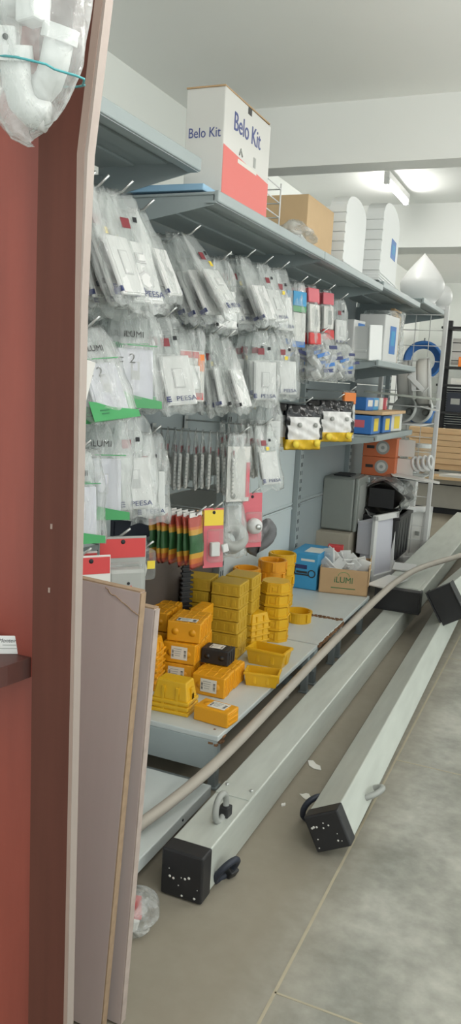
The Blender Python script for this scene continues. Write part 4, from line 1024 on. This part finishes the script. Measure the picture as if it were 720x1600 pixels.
# blue sheets under it
m = MB(); m.box((0, 0, .010), (.30, .26, .018), M_ltblue2 if 'M_ltblue2' in globals() else mat('pale_blue_card', (.30, .50, .68), .5), bev=.003); m.box((-.06, -.02, .022), (.12, .14, .006), M_label)
solo(m, 'flat_pack', 'pale blue flat packet at the near end of the top shelf before the carton', 'packet', loc=(-1.20, 2.255, 1.804), rot=R(2))
# wire pieces in plastic
t = thing('wire_basket', 'white wire frame standing behind the white and red carton on the top shelf', 'wire frame', (-1.16, 2.80, 1.804), RZ(4))
m = MB()
for k in range(4): m.tube([(-.06, -.10, .03+.05*k), (.06, -.10, .03+.05*k), (.06, .10, .03+.05*k), (-.06, .10, .03+.05*k)], .0025, M_white, 5, True)
m.build('wire_ring_set', t); m = MB()
for sx in (-1, 1):
    for sy in (-1, 1): m.cyl((.06*sx, .10*sy, 0), (.06*sx, .10*sy, .20), .003, M_white, seg=6)
m.build('wire_leg_set', t)
t = thing('plastic_packet', 'crumpled clear plastic packet lying at the front of the top shelf before the cardboard box', 'packet', (-1.10, 3.08, 1.806), RZ(10))
m = MB(); m.grid(lambda u, v: ((.07+.012*sin(5*u*6.283+3*v))*cos(u*6.283)*(1-(2*v-1)**6), .14*(2*v-1), .045+(.042+.008*sin(4*u*6.283+9*v))*sin(u*6.283)*(1-(2*v-1)**6)), 28, 14, M_filmk); m.build('plastic_film', t)
m = MB(); m.box((0, .02, .025), (.07, .16, .03), M_white, bev=.004); m.build('white_contents', t)
c3 = carton('cardboard_box', 'plain brown cardboard box on the top shelf behind the foam packages', 'box', .26, .36, .235, M_cardl, (-1.235, 3.40, 1.804), R(0)); m = MB(); m.box((-.09, 0, .24), (.01, .34, .006), M_card); m.build('top_flap', c3)
def foam_pack(label, loc, yaw, lab, W=.08, D=.36, H=.355):
    t = thing('foam_package', label, 'foam package', loc, RZ(yaw) @ RX(-2), 'white foam packages on the top shelf')
    m = MB(); pts = []
    for k in range(7): z0 = H*.12*k; pts += [(-D/2-.004, z0), (-D/2-.004, z0+H*.09), (-D/2+.008, z0+H*.095), (-D/2+.008, z0+H*.115)]
    arc = [(-D/2+.03*(1-cos(pi*k/12)), 0) for k in range(2)]
    top = [(D/2*cos(a)*.98-.0, H*.80+H*.20*sin(a)) for a in [pi-pi*k/12 for k in range(13)]]
    m.prism(pts+top+[(D/2, 0)], -W/2, W/2, M_foam, FACE_X); m.build('foam_block', t)
    m = MB()
    for k in range(3): m.box((0, 0, .012+.014*k), (W+.012, D+.012, .008), M_foam, bev=.002)
    m.build('foam_tray', t)
    if lab: m = MB(); m.box((W/2+.001, .09, H*.50), (.002, .13, .10), M_blue); m.box((W/2+.0022, .09, H*.50), (.001, .07, .05), M_ltblue); m.build('blue_label', t, 'blue label')
    return t
foam_pack('white foam package without a label, left of the two on the top shelf', (-1.12, 3.86, 1.804), 0, False)
foam_pack('white foam package with a blue label, right of the two on the top shelf', (-1.085, 4.42, 1.824), 2, True, .09, .46, .42)
def globe(label, loc, r, h, point=True):
    t = thing('white_globe', label, 'globe', loc, group='white globes on the end shelf'); m = MB()
    pr_ = [(r*.62, 0), (r*.66, .01), (r*.62, .012)]+[(r*sin(a)*1.0, r*.9-r*cos(a)*.95+.0) for a in [pi*.28+pi*(.26 if point else .38)*k/10 for k in range(11)]]
    zt = pr_[-1][1]; rr_ = pr_[-1][0]
    pr_ += [(rr_*(1-k/12)**.95*(1+.10*sin(pi*k/12)), zt+(h-zt)*(k/12)) for k in range(1, 13)] if point else [(r*sin(a), r*.9-r*cos(a)*.95) for a in [pi*.66+pi*.34*k/8 for k in range(1, 9)]]
    m.lathe(pr_, M_foam if False else M_white, 32); m.build('globe_shell', t); m = MB(); m.lathe([(r*.5, 0), (r*.7, 0), (r*.7, .012), (r*.5, .012)], M_white, 28); m.build('neck_ring', t)
p = onx(662, 462, -1.10); globe('large pointed white globe on the end shelf', (-1.10, 5.72, 1.864), .150, .345)
globe('rounded white globe behind the pointed one at the shelf end', (-1.05, 6.08, 1.864), .105, .22, False)

# ================================================================== MID SHELVES AT THE FAR BAY
t = thing('tall_box', 'tall white box with a blue label on the middle shelf', 'box', (-1.085, 4.52, 1.4285), RZ(-6)); m = MB(); m.box((0, 0, .125), (.15, .24, .25), M_white, bev=.004); m.build('box_body', t); m = MB(); m.box((.0762, .02, .12), (.001, .10, .15), M_blue); m.box((.0768, .02, .13), (.001, .06, .08), M_ltblue); m.build('blue_label', t, 'blue label')
t = thing('foam_tray', 'white ribbed foam box tilted beside the tall white box', 'foam box', (-1.08, 4.22, 1.4285), RZ(-22)); m = MB(); m.box((0, 0, .085), (.13, .10, .17), M_foam, RX(4), bev=.008)
for k in range(3): m.box((.0, -.05, .04+.045*k), (.10, .012, .014), M_foam, bev=.003)
m.build('foam_body', t); m = MB(); m.box((.066, 0, .085), (.012, .11, .18), M_foam, RX(4), bev=.004); m.build('lid', t)
t = thing('pack_box', 'white box with a dark blue side, behind the tilted foam box', 'box', (-1.17, 4.24, 1.4285), RZ(-10)); m = MB(); m.box((0, 0, .10), (.10, .14, .20), M_white, bev=.004); m.build('box_body', t); m = MB(); m.box((.051, .02, .10), (.001, .08, .17), M_blue); m.build('blue_label', t, 'dark blue label')
t = thing('clear_pack', 'clear plastic wrapped bundle behind the tall white box', 'bundle', (-1.14, 4.86, 1.4285)); m = MB(); m.box((0, 0, .13), (.12, .12, .24), M_grey, bev=.01); m.build('bundle_core', t); m = MB(); m.grid(lambda u, v: ((.12+.01*sin(6*u*6.283+5*v))*cos(u*6.283), .12*sin(u*6.283), .004+.30*v), 28, 12, M_filmk); m.build('plastic_wrap', t)
# blue / yellow boxes on the lower shelf
def pby(m, W, D, H): m.box((W/2+.0006, 0, H*.5), (.001, D*.5, H*.7), M_yel); m.box((0, -D/2-.0006, H*.55), (W*.5, .001, H*.4), M_pink)
for k, (x, y, w, d, h, mt, lb) in enumerate(((-1.10, 4.36, .16, .20, .10, M_blue, 'blue box with a pink print nearest on the shelf behind the black and yellow packets'), (-1.09, 4.60, .16, .16, .095, M_blue, 'blue and yellow box, middle of three on the shelf'), (-1.08, 4.84, .15, .18, .105, M_white, 'white box with a yellow label, third along the shelf'))):
    carton('lamp_box', lb, 'box', w, d, h, mt, (x, y, 1.0335), R(-4*k), group='small boxes on the lower shelf', prints=[('carton_print', pby, 'yellow and pink print')])
m = MB(); m.box((0, 0, .009), (.34, .62, .018), M_wood, bev=.002); solo(m, 'shelf_plank', 'narrow brown plank lying over the blue and yellow boxes', 'plank', loc=(-1.14, 4.58, 1.140))
for k, (y, mt) in enumerate(((4.34, M_blue), (4.47, M_ltblue), (4.60, M_white2), (4.73, M_pink))):
    t = thing('small_pack', '%s small packet standing on the brown plank' % ['dark blue', 'light blue', 'white', 'pink'][k], 'packet', (-1.10, y, 1.1585), RZ(-10+6*k), 'packets on the plank'); m = MB(); m.box((0, 0, .035), (.09, .10, .07), mt, bev=.004); m.build('packet_body', t); m = MB(); m.box((.046, 0, .04), (.001, .06, .035), M_label); m.build('packet_label', t)

# glass shelf with the orange boxes, lamps
def wire_tray(label, y0, y1, x0, x1, z, mt=M_white):
    t = thing('wire_tray', label, 'tray', (x0, y0, z), group='wire trays on the end rack'); m = MB()
    m.tube([(0, 0, 0), (x1-x0, 0, 0), (x1-x0, y1-y0, 0), (0, y1-y0, 0)], .005, mt, 6, True); m.build('rim_wire', t); m = MB()
    n = 12
    for k in range(1, n): m.tube([(0, (y1-y0)*k/n, 0), (x1-x0, (y1-y0)*k/n, 0)], .0022, mt, 5)
    for k in range(1, 5): m.tube([((x1-x0)*k/5, 0, -.002), ((x1-x0)*k/5, y1-y0, -.002)], .0022, mt, 5)
    m.build('wire_grid', t); return t
EY0, EY1 = 5.22, 6.1
# white wire rack: two poles and wire panel
t = thing('wire_rack', 'white wire display rack with tall pole standing beyond the shelving end', 'rack', (0, 0, 0))
for (x, y) in ((-.915, 5.72), (-1.33, 5.72)):
    m = MB(); m.box((x, y, .93), (.03, .03, 1.86), M_white, bev=.004); m.build('pole', t)
m = MB()
for z in [.12+.105*k for k in range(17)]: m.tube([(-1.33, 5.72, z), (-.915, 5.72, z)], .003, M_white, 5)
for x in (-1.22, -1.12, -1.02): m.tube([(x, 5.722, .12), (x, 5.722, 1.80)], .003, M_white, 5)
m.build('wire_panel', t)
wire_tray('white wire tray under the orange boxes on the rack', 5.25, 5.7, -1.33, -.93, .70)
wire_tray('white wire tray under the glass lampshades on the rack', 5.25, 5.7, -1.33, -.93, 1.06)
wire_tray('white wire tray under the round white shades on the rack', 5.25, 5.7, -1.33, -.93, 1.18)
def pob(m, W, D, H): m.lathe([(0, 0), (.045, 0), (.045, .001), (0, .001)], M_grey, 20, T(.02, -D/2-.0002, H*.5) @ RX(90), False); m.lathe([(.012, 0), (.03, 0), (.03, .0016), (.012, .0016)], M_white2, 20, T(.02, -D/2-.0002, H*.5) @ RX(90), False); m.box((-.06, -D/2-.0006, H*.5), (.05, .001, .02), M_ink)
for k, lb in enumerate(('orange box with a lamp picture, lower of two on the rack', 'orange box with a lamp picture, upper of two on the rack')):
    c4 = carton('orange_box', lb, 'box', .22, .20, .125, mat('orange_red_carton', (.62, .16, .06), .5), (-1.20, 5.36, .7075+.1265*k), R(4), group='orange boxes on the rack', prints=[('carton_print', pob, None)])
    m = MB(); m.prism([(-.10, .0), (.10, .0), (.06, .06), (-.10, .055)], 0, .11, M_white2, T(.112, .0, .008) @ FACE_X if False else T(.118, 0, .008)); m.build('carton_flap', c4)
t = thing('spiral_bulb', 'white spiral bulb lying beside the orange boxes', 'bulb', (-1.0, 5.42, .79), RZ(-20) @ RY(80)); m = MB()
m.tube([((.045)*cos(6.283*k/14), .045*sin(6.283*k/14), .0+.0028*k) for k in range(56)], .011, M_white, 8); m.build('spiral_tube', t); m = MB(); m.lathe([(0, -.05), (.022, -.05), (.036, -.02), (.036, .0), (0, .0)], M_white, 20); m.build('bulb_base', t)
t = thing('glass_jar', 'clear glass jar at the end of the rack tray', 'jar', (-.95, 5.50, .706)); m = MB(); m.lathe([(0, .002), (.055, .002), (.058, .02), (.058, .16), (.05, .185), (.05, .20)], M_filmt, 24); m.build('jar_glass', t); m = MB(); m.lathe([(0, .196), (.053, .196), (.053, .222), (0, .222)], M_glass, 24, None, False); m.build('lid', t)
m = MB(); m.prism([(-.16, -.10), (.14, -.12), (.17, .02), (.02, .13), (-.15, .10)], 0, .004, M_white2); o = m.build('paper_sheet'); o.matrix_world = T(-.95, 5.28, .712) @ RZ(20) @ RY(6); tag(o, 'white paper sheet hanging over the rack tray edge', 'sheet')
# glass shades + round shades
for k, (x, y, r) in enumerate(((-1.06, 5.34, .085), (-.97, 5.44, .085))):
    t = thing('glass_lampshade', ['frosted glass lampshade lying on the rack, nearer one', 'frosted glass lampshade with a dark slot, at the rack pole'][k], 'lampshade', (x, y, 1.065+r), RZ(-25) @ RX(75), 'glass lampshades'); m = MB(); m.lathe([(.02, -.05), (.05, -.045), (r, .0), (r+.004, .03), (r-.003, .03), (.05, -.035)], M_glass, 28); m.build('shade_glass', t); m = MB(); m.cyl((0, 0, -.055), (0, 0, -.03), .022, M_grey); m.build('shade_neck', t)
t = thing('blue_tub', 'bright blue tub behind the glass lampshades', 'tub', (-1.0, 5.60, 1.066)); m = MB(); m.lathe([(0, 0), (.07, 0), (.085, .08), (.079, .08), (.066, .006), (0, .006)], M_blue, 24); m.build('tub_body', t); m = MB(); m.lathe([(.083, .075), (.091, .075), (.091, .083), (.083, .083)], M_blue, 24, None, False); m.build('rim', t)
for k, (x, y, r, d) in enumerate(((-1.02, 5.42, .15, .09), (-1.15, 5.45, .14, .09))):
    t = thing('round_lampshade', ['large round white shade standing on edge on the rack', 'pale shade leaning behind the large round one'][k], 'shade', (x, y, 1.187+r), RZ(8) @ RY(84), 'round white shades'); m = MB(); m.lathe([(0, 0), (r*.9, 0), (r, .015), (r, d), (r-.006, d), (r-.008, .02), (0, .008)], M_white2, 32); m.build('shade_body', t); m = MB(); m.lathe([(r, d-.012), (r+.006, d-.012), (r+.006, d), (r, d)], M_white, 32, None, False); m.build('rim', t)
m = MB(); m.box((0, 0, .16), (.02, .20, .32), M_cardl, RX(-4), bev=.003); m.box((.0, 0, .335), (.024, .21, .012), M_card); solo(m, 'cardboard_sheet', 'brown cardboard piece standing between the tall box and the round shade', 'cardboard', loc=(-1.13, 5.12, 1.4285))
t = thing('hose_coil', 'bright blue hose coil hanging behind the wire rack', 'hose', (-1.10, 6.0, 1.50), RZ(10)); m = MB()
for k in range(5): m.tube([((.13-.008*k)*cos(6.283*q/32), .012*k, (.13-.008*k)*sin(6.283*q/32)) for q in range(32)], .012, M_blue, 8, True)
m.build('coil', t); m = MB(); m.tube([(0, 0, .12), (0, .06, .16), (0, .14, .16)], .006, M_grey, 6); m.build('hanger', t)
for k, (x, z, a) in enumerate(((-1.0, 1.415, 24), (-.93, 1.412, -18))):
    t = thing('white_bracket', ['white strip bracket leaning on the rack, nearer one', 'white strip bracket leaning at the rack pole'][k], 'bracket', (x, 5.24, 1.275), RZ(10) @ RY(a-30), 'white brackets'); m = MB(); m.box((0, 0, .075), (.03, .012, .15), M_white, bev=.003); m.build('strip', t); m = MB(); m.box((.02, -.004, .004), (.06, .03, .008), M_white, bev=.002); m.build('foot', t)
t = thing('metal_sheet', 'grey folded panel lying under the white brackets', 'panel', (-1.16, 5.2, 1.25)); m = MB(); m.box((.10, 0, 0), (.46, .20, .012), M_galv2, RY(3), bev=.002); m.build('sheet', t); m = MB(); m.box((.30, -.06, -.014), (.10, .14, .006), M_white, RY(12)); m.build('white_flap', t)

# ================================================================== LOW HANGING GOODS BELOW THE BAG ROWS
def blister(label, loc, yaw, w, h, header, body, extra=None, name='blister_pack', lean=4, blis=True):
    t = thing(name, label, 'pack', loc, RZ(yaw) @ RY(-lean), 'packs hanging in the bottom row'); m = MB(); m.box((0, 0, -h/2), (.003, w, h), body, bev=.001); m.build('backing_card', t)
    m = MB(); m.box((.002, 0, -h*.16), (.0015, w*.96, h*.26), header); m.cyl((-.002, 0, -.014), (.003, 0, -.014), .006, M_slot, seg=12); m.build('header_print', t, 'printed header')
    if blis: m = MB(); m.box((.016, 0, -h*.62), (.03, w*.78, h*.56), M_filmt, bev=.010); m.build('blister', t)
    if extra: m = MB(); extra(m, w, h); m.build('contents', t)
    return t
def sw(m, w, h): m.box((.012, 0, -h*.68), (.018, w*.44, h*.24), M_white, bev=.004); m.box((.022, 0, -h*.68), (.012, w*.30, h*.14), M_white, RX(14), bev=.003)
def ball(m, w, h): m.lathe([(0, -.03), (.018, -.026), (.028, -.008), (.03, .006), (.022, .022), (0, .03)], M_white, 20, T(.02, 0, -h*.60) @ RY(70)); m.cyl((.03, .0, -h*.60), (.055, .0, -h*.60), .010, M_chrome)
P_ = lambda px, py, x: onx(px, py, x)
q = P_(334, 794, -1.08); blister('red and pink blister pack with a white switch, below the ribbed plates', q, -38, .075, .20, M_yel, M_pink, sw); hook(q+Vector((.03, 0, .004)), 'steel peg hook holding the red and pink blister pack')
q = P_(394, 770, -1.06); blister('pink pack with a white plug in a clear shell, right end of the bottom row', q, -38, .085, .20, M_pink, M_pink, ball); hook(q+Vector((.03, 0, .004)), 'steel peg hook holding the pink plug pack')
q = P_(320, 796, -1.12); blister('brown and yellow pack hanging behind the red blister pack', q, -20, .075, .19, M_yel, M_card, None, blis=False)
hook(q+Vector((.03, 0, .004)), 'steel peg hook holding the brown and yellow pack')
# grey tape roll pack
q = P_(362, 788, -1.08)
t = thing('cable_roll', 'grey cable roll in a clear bag beside the red blister pack', 'roll', q, RZ(-40) @ RY(-6)); m = MB(); m.lathe([(.024, -.022), (.056, -.022), (.058, 0), (.056, .022), (.024, .022), (.024, -.022)], M_grey, 28, T(.0, 0, -.115) @ RY(62)); m.build('cable_coil', t); m = MB(); m.box((0, 0, -.05), (.004, .05, .09), M_grey); m.build('hang_strap', t)
link('bag_film', film_mesh('bag_film', .12, .20, .06, .4, 77, M_film), t)
q = P_(404, 815, -1.07)
t = thing('grey_pouch', 'crumpled dark grey pouch hanging under the pink plug pack', 'pouch', q, RZ(-40)); m = MB(); m.grid(lambda u, v: ((.035+.012*sin(11*u+7*v))*math.sin(pi*v)**.6*cos(u*6.283), (.07+.012*sin(9*u*3+5*v))*math.sin(pi*(.12+.88*v))**.5*sin(u*6.283), -.125*v+.012*sin(8*u)), 30, 16, mat('dark_grey_film', (.10, .10, .105), .3, bump=.4, bscale=40)); m.build('pouch_body', t); m = MB(); m.box((.0, 0, .01), (.004, .03, .05), M_grey); m.build('hang_tab', t)
# black ribbed strip
q = P_(292, 876, -1.33)
t = thing('ribbed_strip', 'black ribbed plastic strip hanging beside the shaded boxes', 'strip', q, RZ(-35)); m = MB(); m.box((0, 0, -.15), (.012, .035, .34), M_black, bev=.002); m.build('strip_body', t); m = MB()
for k in range(16): m.box((.006, 0, -.01-.019*k), (.014, .052, .008), M_black, bev=.001)
m.build('strip_ribs', t)
# left corner packs above the boards
def rpack(m, w, h): m.text('R', .05, M_red, T(.0025, -.01, -h*.70) @ FACE_X); m.box((.0025, .03, -h*.80), (.001, .04, .012), M_red, RX(30))
q = P_(142, 868, -1.06); blister('white pack with a red header and red letter, just above the boards', q, -40, .10, .16, M_red, M_white2, rpack, blis=False)
q = P_(128, 862, -1.10); blister('white pack with a red header nearest the cabinet, above the boards', q, -40, .08, .16, M_red, M_white2, None, blis=False)
def gbox(m, w, h): m.box((.022, 0, -h*.70), (.035, w*.80, h*.60), M_grey, bev=.012); m.cyl((.040, .005, -h*.60), (.0405, .005, -h*.60), .004, M_slot, seg=10)
hook(P_(142, 868, -1.03), 'steel peg hook holding the white pack with the red letter'); hook(P_(128, 862, -1.07), 'steel peg hook holding the white pack nearest the cabinet')
q = P_(192, 838, -1.03); t = blister('clear pack with a red arched header and a grey cover, above the boards', q, -42, .125, .19, M_red, M_grey, gbox, lean=2); hook(q+Vector((.02, 0, .004)), 'steel peg hook holding the grey cover pack')
q = P_(224, 856, -1.05)
hook(q+Vector((.03, 0, .004)), 'steel peg hook holding the small clear case'); t = thing('clear_case', 'small clear case with a yellow sticker and a white cup, beside the grey cover pack', 'case', q, RZ(-40)); m = MB(); m.box((0, 0, -.045), (.05, .065, .085), M_filmt, bev=.012); m.build('case_shell', t); m = MB(); m.box((.0265, .014, -.042), (.001, .022, .022), M_yel); m.build('price_sticker', t, 'yellow sticker'); m = MB(); m.lathe([(0, 0), (.016, 0), (.02, .02), (.016, .035), (0, .04)], M_white, 16, T(0, -.008, -.078)); m.build('white_cup', t)
m = MB(); m.box((0, .06, 0), (.03, .22, .012), M_shelf, bev=.002); m.box((.016, .06, -.012), (.004, .22, .03), M_shelf, bev=.001); o = m.build('label_rail'); o.matrix_world = T(*P_(215, 850, -1.25)) @ RZ(2); tag(o, 'grey metal rail slanting below the lettered bags', 'rail')
t = thing('slotted_bracket', 'light grey slotted bracket showing under the green-bottomed bags', 'bracket', P_(146, 822, -1.355), RZ(-6)); m = MB(); m.box((0, 0, 0), (.02, .15, .12), M_shelf, bev=.003); m.build('plate', t); m = MB()
for s in (-1, 1):
    for z in (-.03, .02): m.box((.0105, s*.032, z), (.001, .010, .028), M_slot)
m.build('slot_opening', t)
q = P_(128, 560, -1.06); t = thing('paper_packet', 'blue and white paper packet low in the middle row by the cabinet', 'packet', q, RZ(-45) @ RY(-22) @ RX(-16)); m = MB(); m.box((0, 0, -.05), (.006, .065, .10), M_white2, bev=.002); m.build('packet_body', t); m = MB(); m.box((.0035, -.01, -.085), (.002, .045, .05), M_blue); m.build('blue_print', t, 'blue print')

# ================================================================== FAR END OF THE SHOP
t = thing('display_counter', 'long low grey counter with dark lines at the far end of the aisle', 'counter', (0, 0, 0)); y0 = 8.9
m = MB(); m.box((-.2, y0, .36), (3.4, .6, .07), M_conc, bev=.004); m.build('counter_top', t); m = MB(); m.box((-.2, y0+.02, .20), (3.36, .54, .27), M_conc, bev=.004); m.build('counter_front', t); m = MB(); m.box((-.2, y0+.03, .035), (3.3, .5, .07), M_slot); m.build('toe_kick', t); m = MB(); m.box((-.2, y0-.268, .318), (3.36, .02, .018), M_slot); m.build('dark_line', t)
rr = random.Random(9)
for k in range(7):
    z = .50+.062*k
    m = MB(); m.box((0, 0, 0), (1.5, .14, .058), M_wood, bev=.003); o = m.build('timber_plank'); o.matrix_world = T(-.92+rr.uniform(-.04, .04), y0-.18+rr.uniform(-.02, .02), z) @ RZ(rr.uniform(-1, 1))
    tag(o, 'pine plank, %s from the bottom of the timber stack on the far counter' % ORD[k], 'plank', 'pine planks on the far counter')
for k in range(2):
    m = MB(); m.box((-.5+k*.8, 0, .0), (.09, .3, .07), M_card, bev=.003); o = m.build('timber_bearer'); o.matrix_world = T(-1.05, y0-.15, .4325); tag(o, ['wooden bearer under the left part of the pine planks', 'wooden bearer under the right part of the pine planks'][k], 'bearer')
m = MB(); m.prism([(-.35, -.16), (.35, -.12), (.42, .06), (.1, .14), (-.3, .1)], 0, .03, M_cardl); m.prism([(-.2, -.13), (.25, -.15), (.3, .02), (-.1, .08)], .03, .055, M_white2); o = m.build('cardboard_heap'); o.matrix_world = T(-1.06, y0-.42, .398); tag(o, 'flattened cardboard lying in front of the pine planks', 'cardboard')
t = thing('black_rack', 'black metal display rack against the far wall', 'rack', (0, 0, 0)); yb = 9.7
for k, x in enumerate((-1.5, -1.05, -.6, .0, .6)):
    m = MB(); m.box((x, yb, 1.05), (.06, .06, 2.1), M_black, bev=.004); m.build('post', t)
for z in (.6, 1.05, 1.36, 1.56, 2.0):
    m = MB(); m.box((-.45, yb-.12, z), (2.2, .36, .025), M_black, bev=.003); m.build('rack_shelf', t)
m = MB()
for k in range(25): m.box((-.45, yb+.10, .65+.028*k), (2.1, .01, .02), M_dark)
m.build('back_slats', t)
for k, (x, z, w, h, mt, lb) in enumerate(((-1.22, 1.56, .22, .11, M_orange, 'small orange box on the far black rack'), (-1.27, 1.36, .25, .07, M_white2, 'pale flat box lying on the middle far black shelf'), (-1.32, 1.05, .2, .22, M_dark, 'dark case on the lower far black shelf'), (-.95, .60, .22, .34, M_dark, 'tall dark case low on the far black rack'), (-1.3, .60, .2, .3, M_slot, 'black case low on the far black rack'))):
    t = thing('stock_box', lb, 'box', (x, yb-.18, z+.012), group='boxes on the far rack'); m = MB(); m.box((0, 0, h/2), (w, .22, h), mt, bev=.005); m.build('box_body', t); m = MB(); m.box((0, -.111, h*.55), (w*.5, .001, h*.3), M_label if k < 2 else M_grey); m.build('box_label', t)
t = thing('window_display', 'white gridded board on the far black rack', 'board', (-1.2, yb+.0, 1.60)); m = MB(); m.box((0, 0, .15), (.50, .02, .30), M_white2, bev=.003); m.build('board_face', t); m = MB()
for k in range(3): m.box((0, -.012, .05+.1*k), (.5, .004, .008), M_slot)
m.build('dark_line', t)

# ================================================================== WORLD AND VIEW
w = bpy.data.worlds.new('world'); scene.world = w; w.use_nodes = True
bg = w.node_tree.nodes['Background']; bg.inputs[0].default_value = (.93, 1.0, .97, 1); bg.inputs[1].default_value = WORLD
scene.view_settings.view_transform = 'Standard'; scene.view_settings.look = 'None'
scene.view_settings.exposure = EXPO; scene.view_settings.gamma = 1.0; scene.view_settings.use_curve_mapping = False
scene.cycles.transparent_max_bounces = 40; scene.cycles.max_bounces = 7; scene.cycles.diffuse_bounces = 4; scene.cycles.glossy_bounces = 3
scene.cycles.caustics_reflective = False; scene.cycles.caustics_refractive = False
scene.cycles.sample_clamp_indirect = 4.0
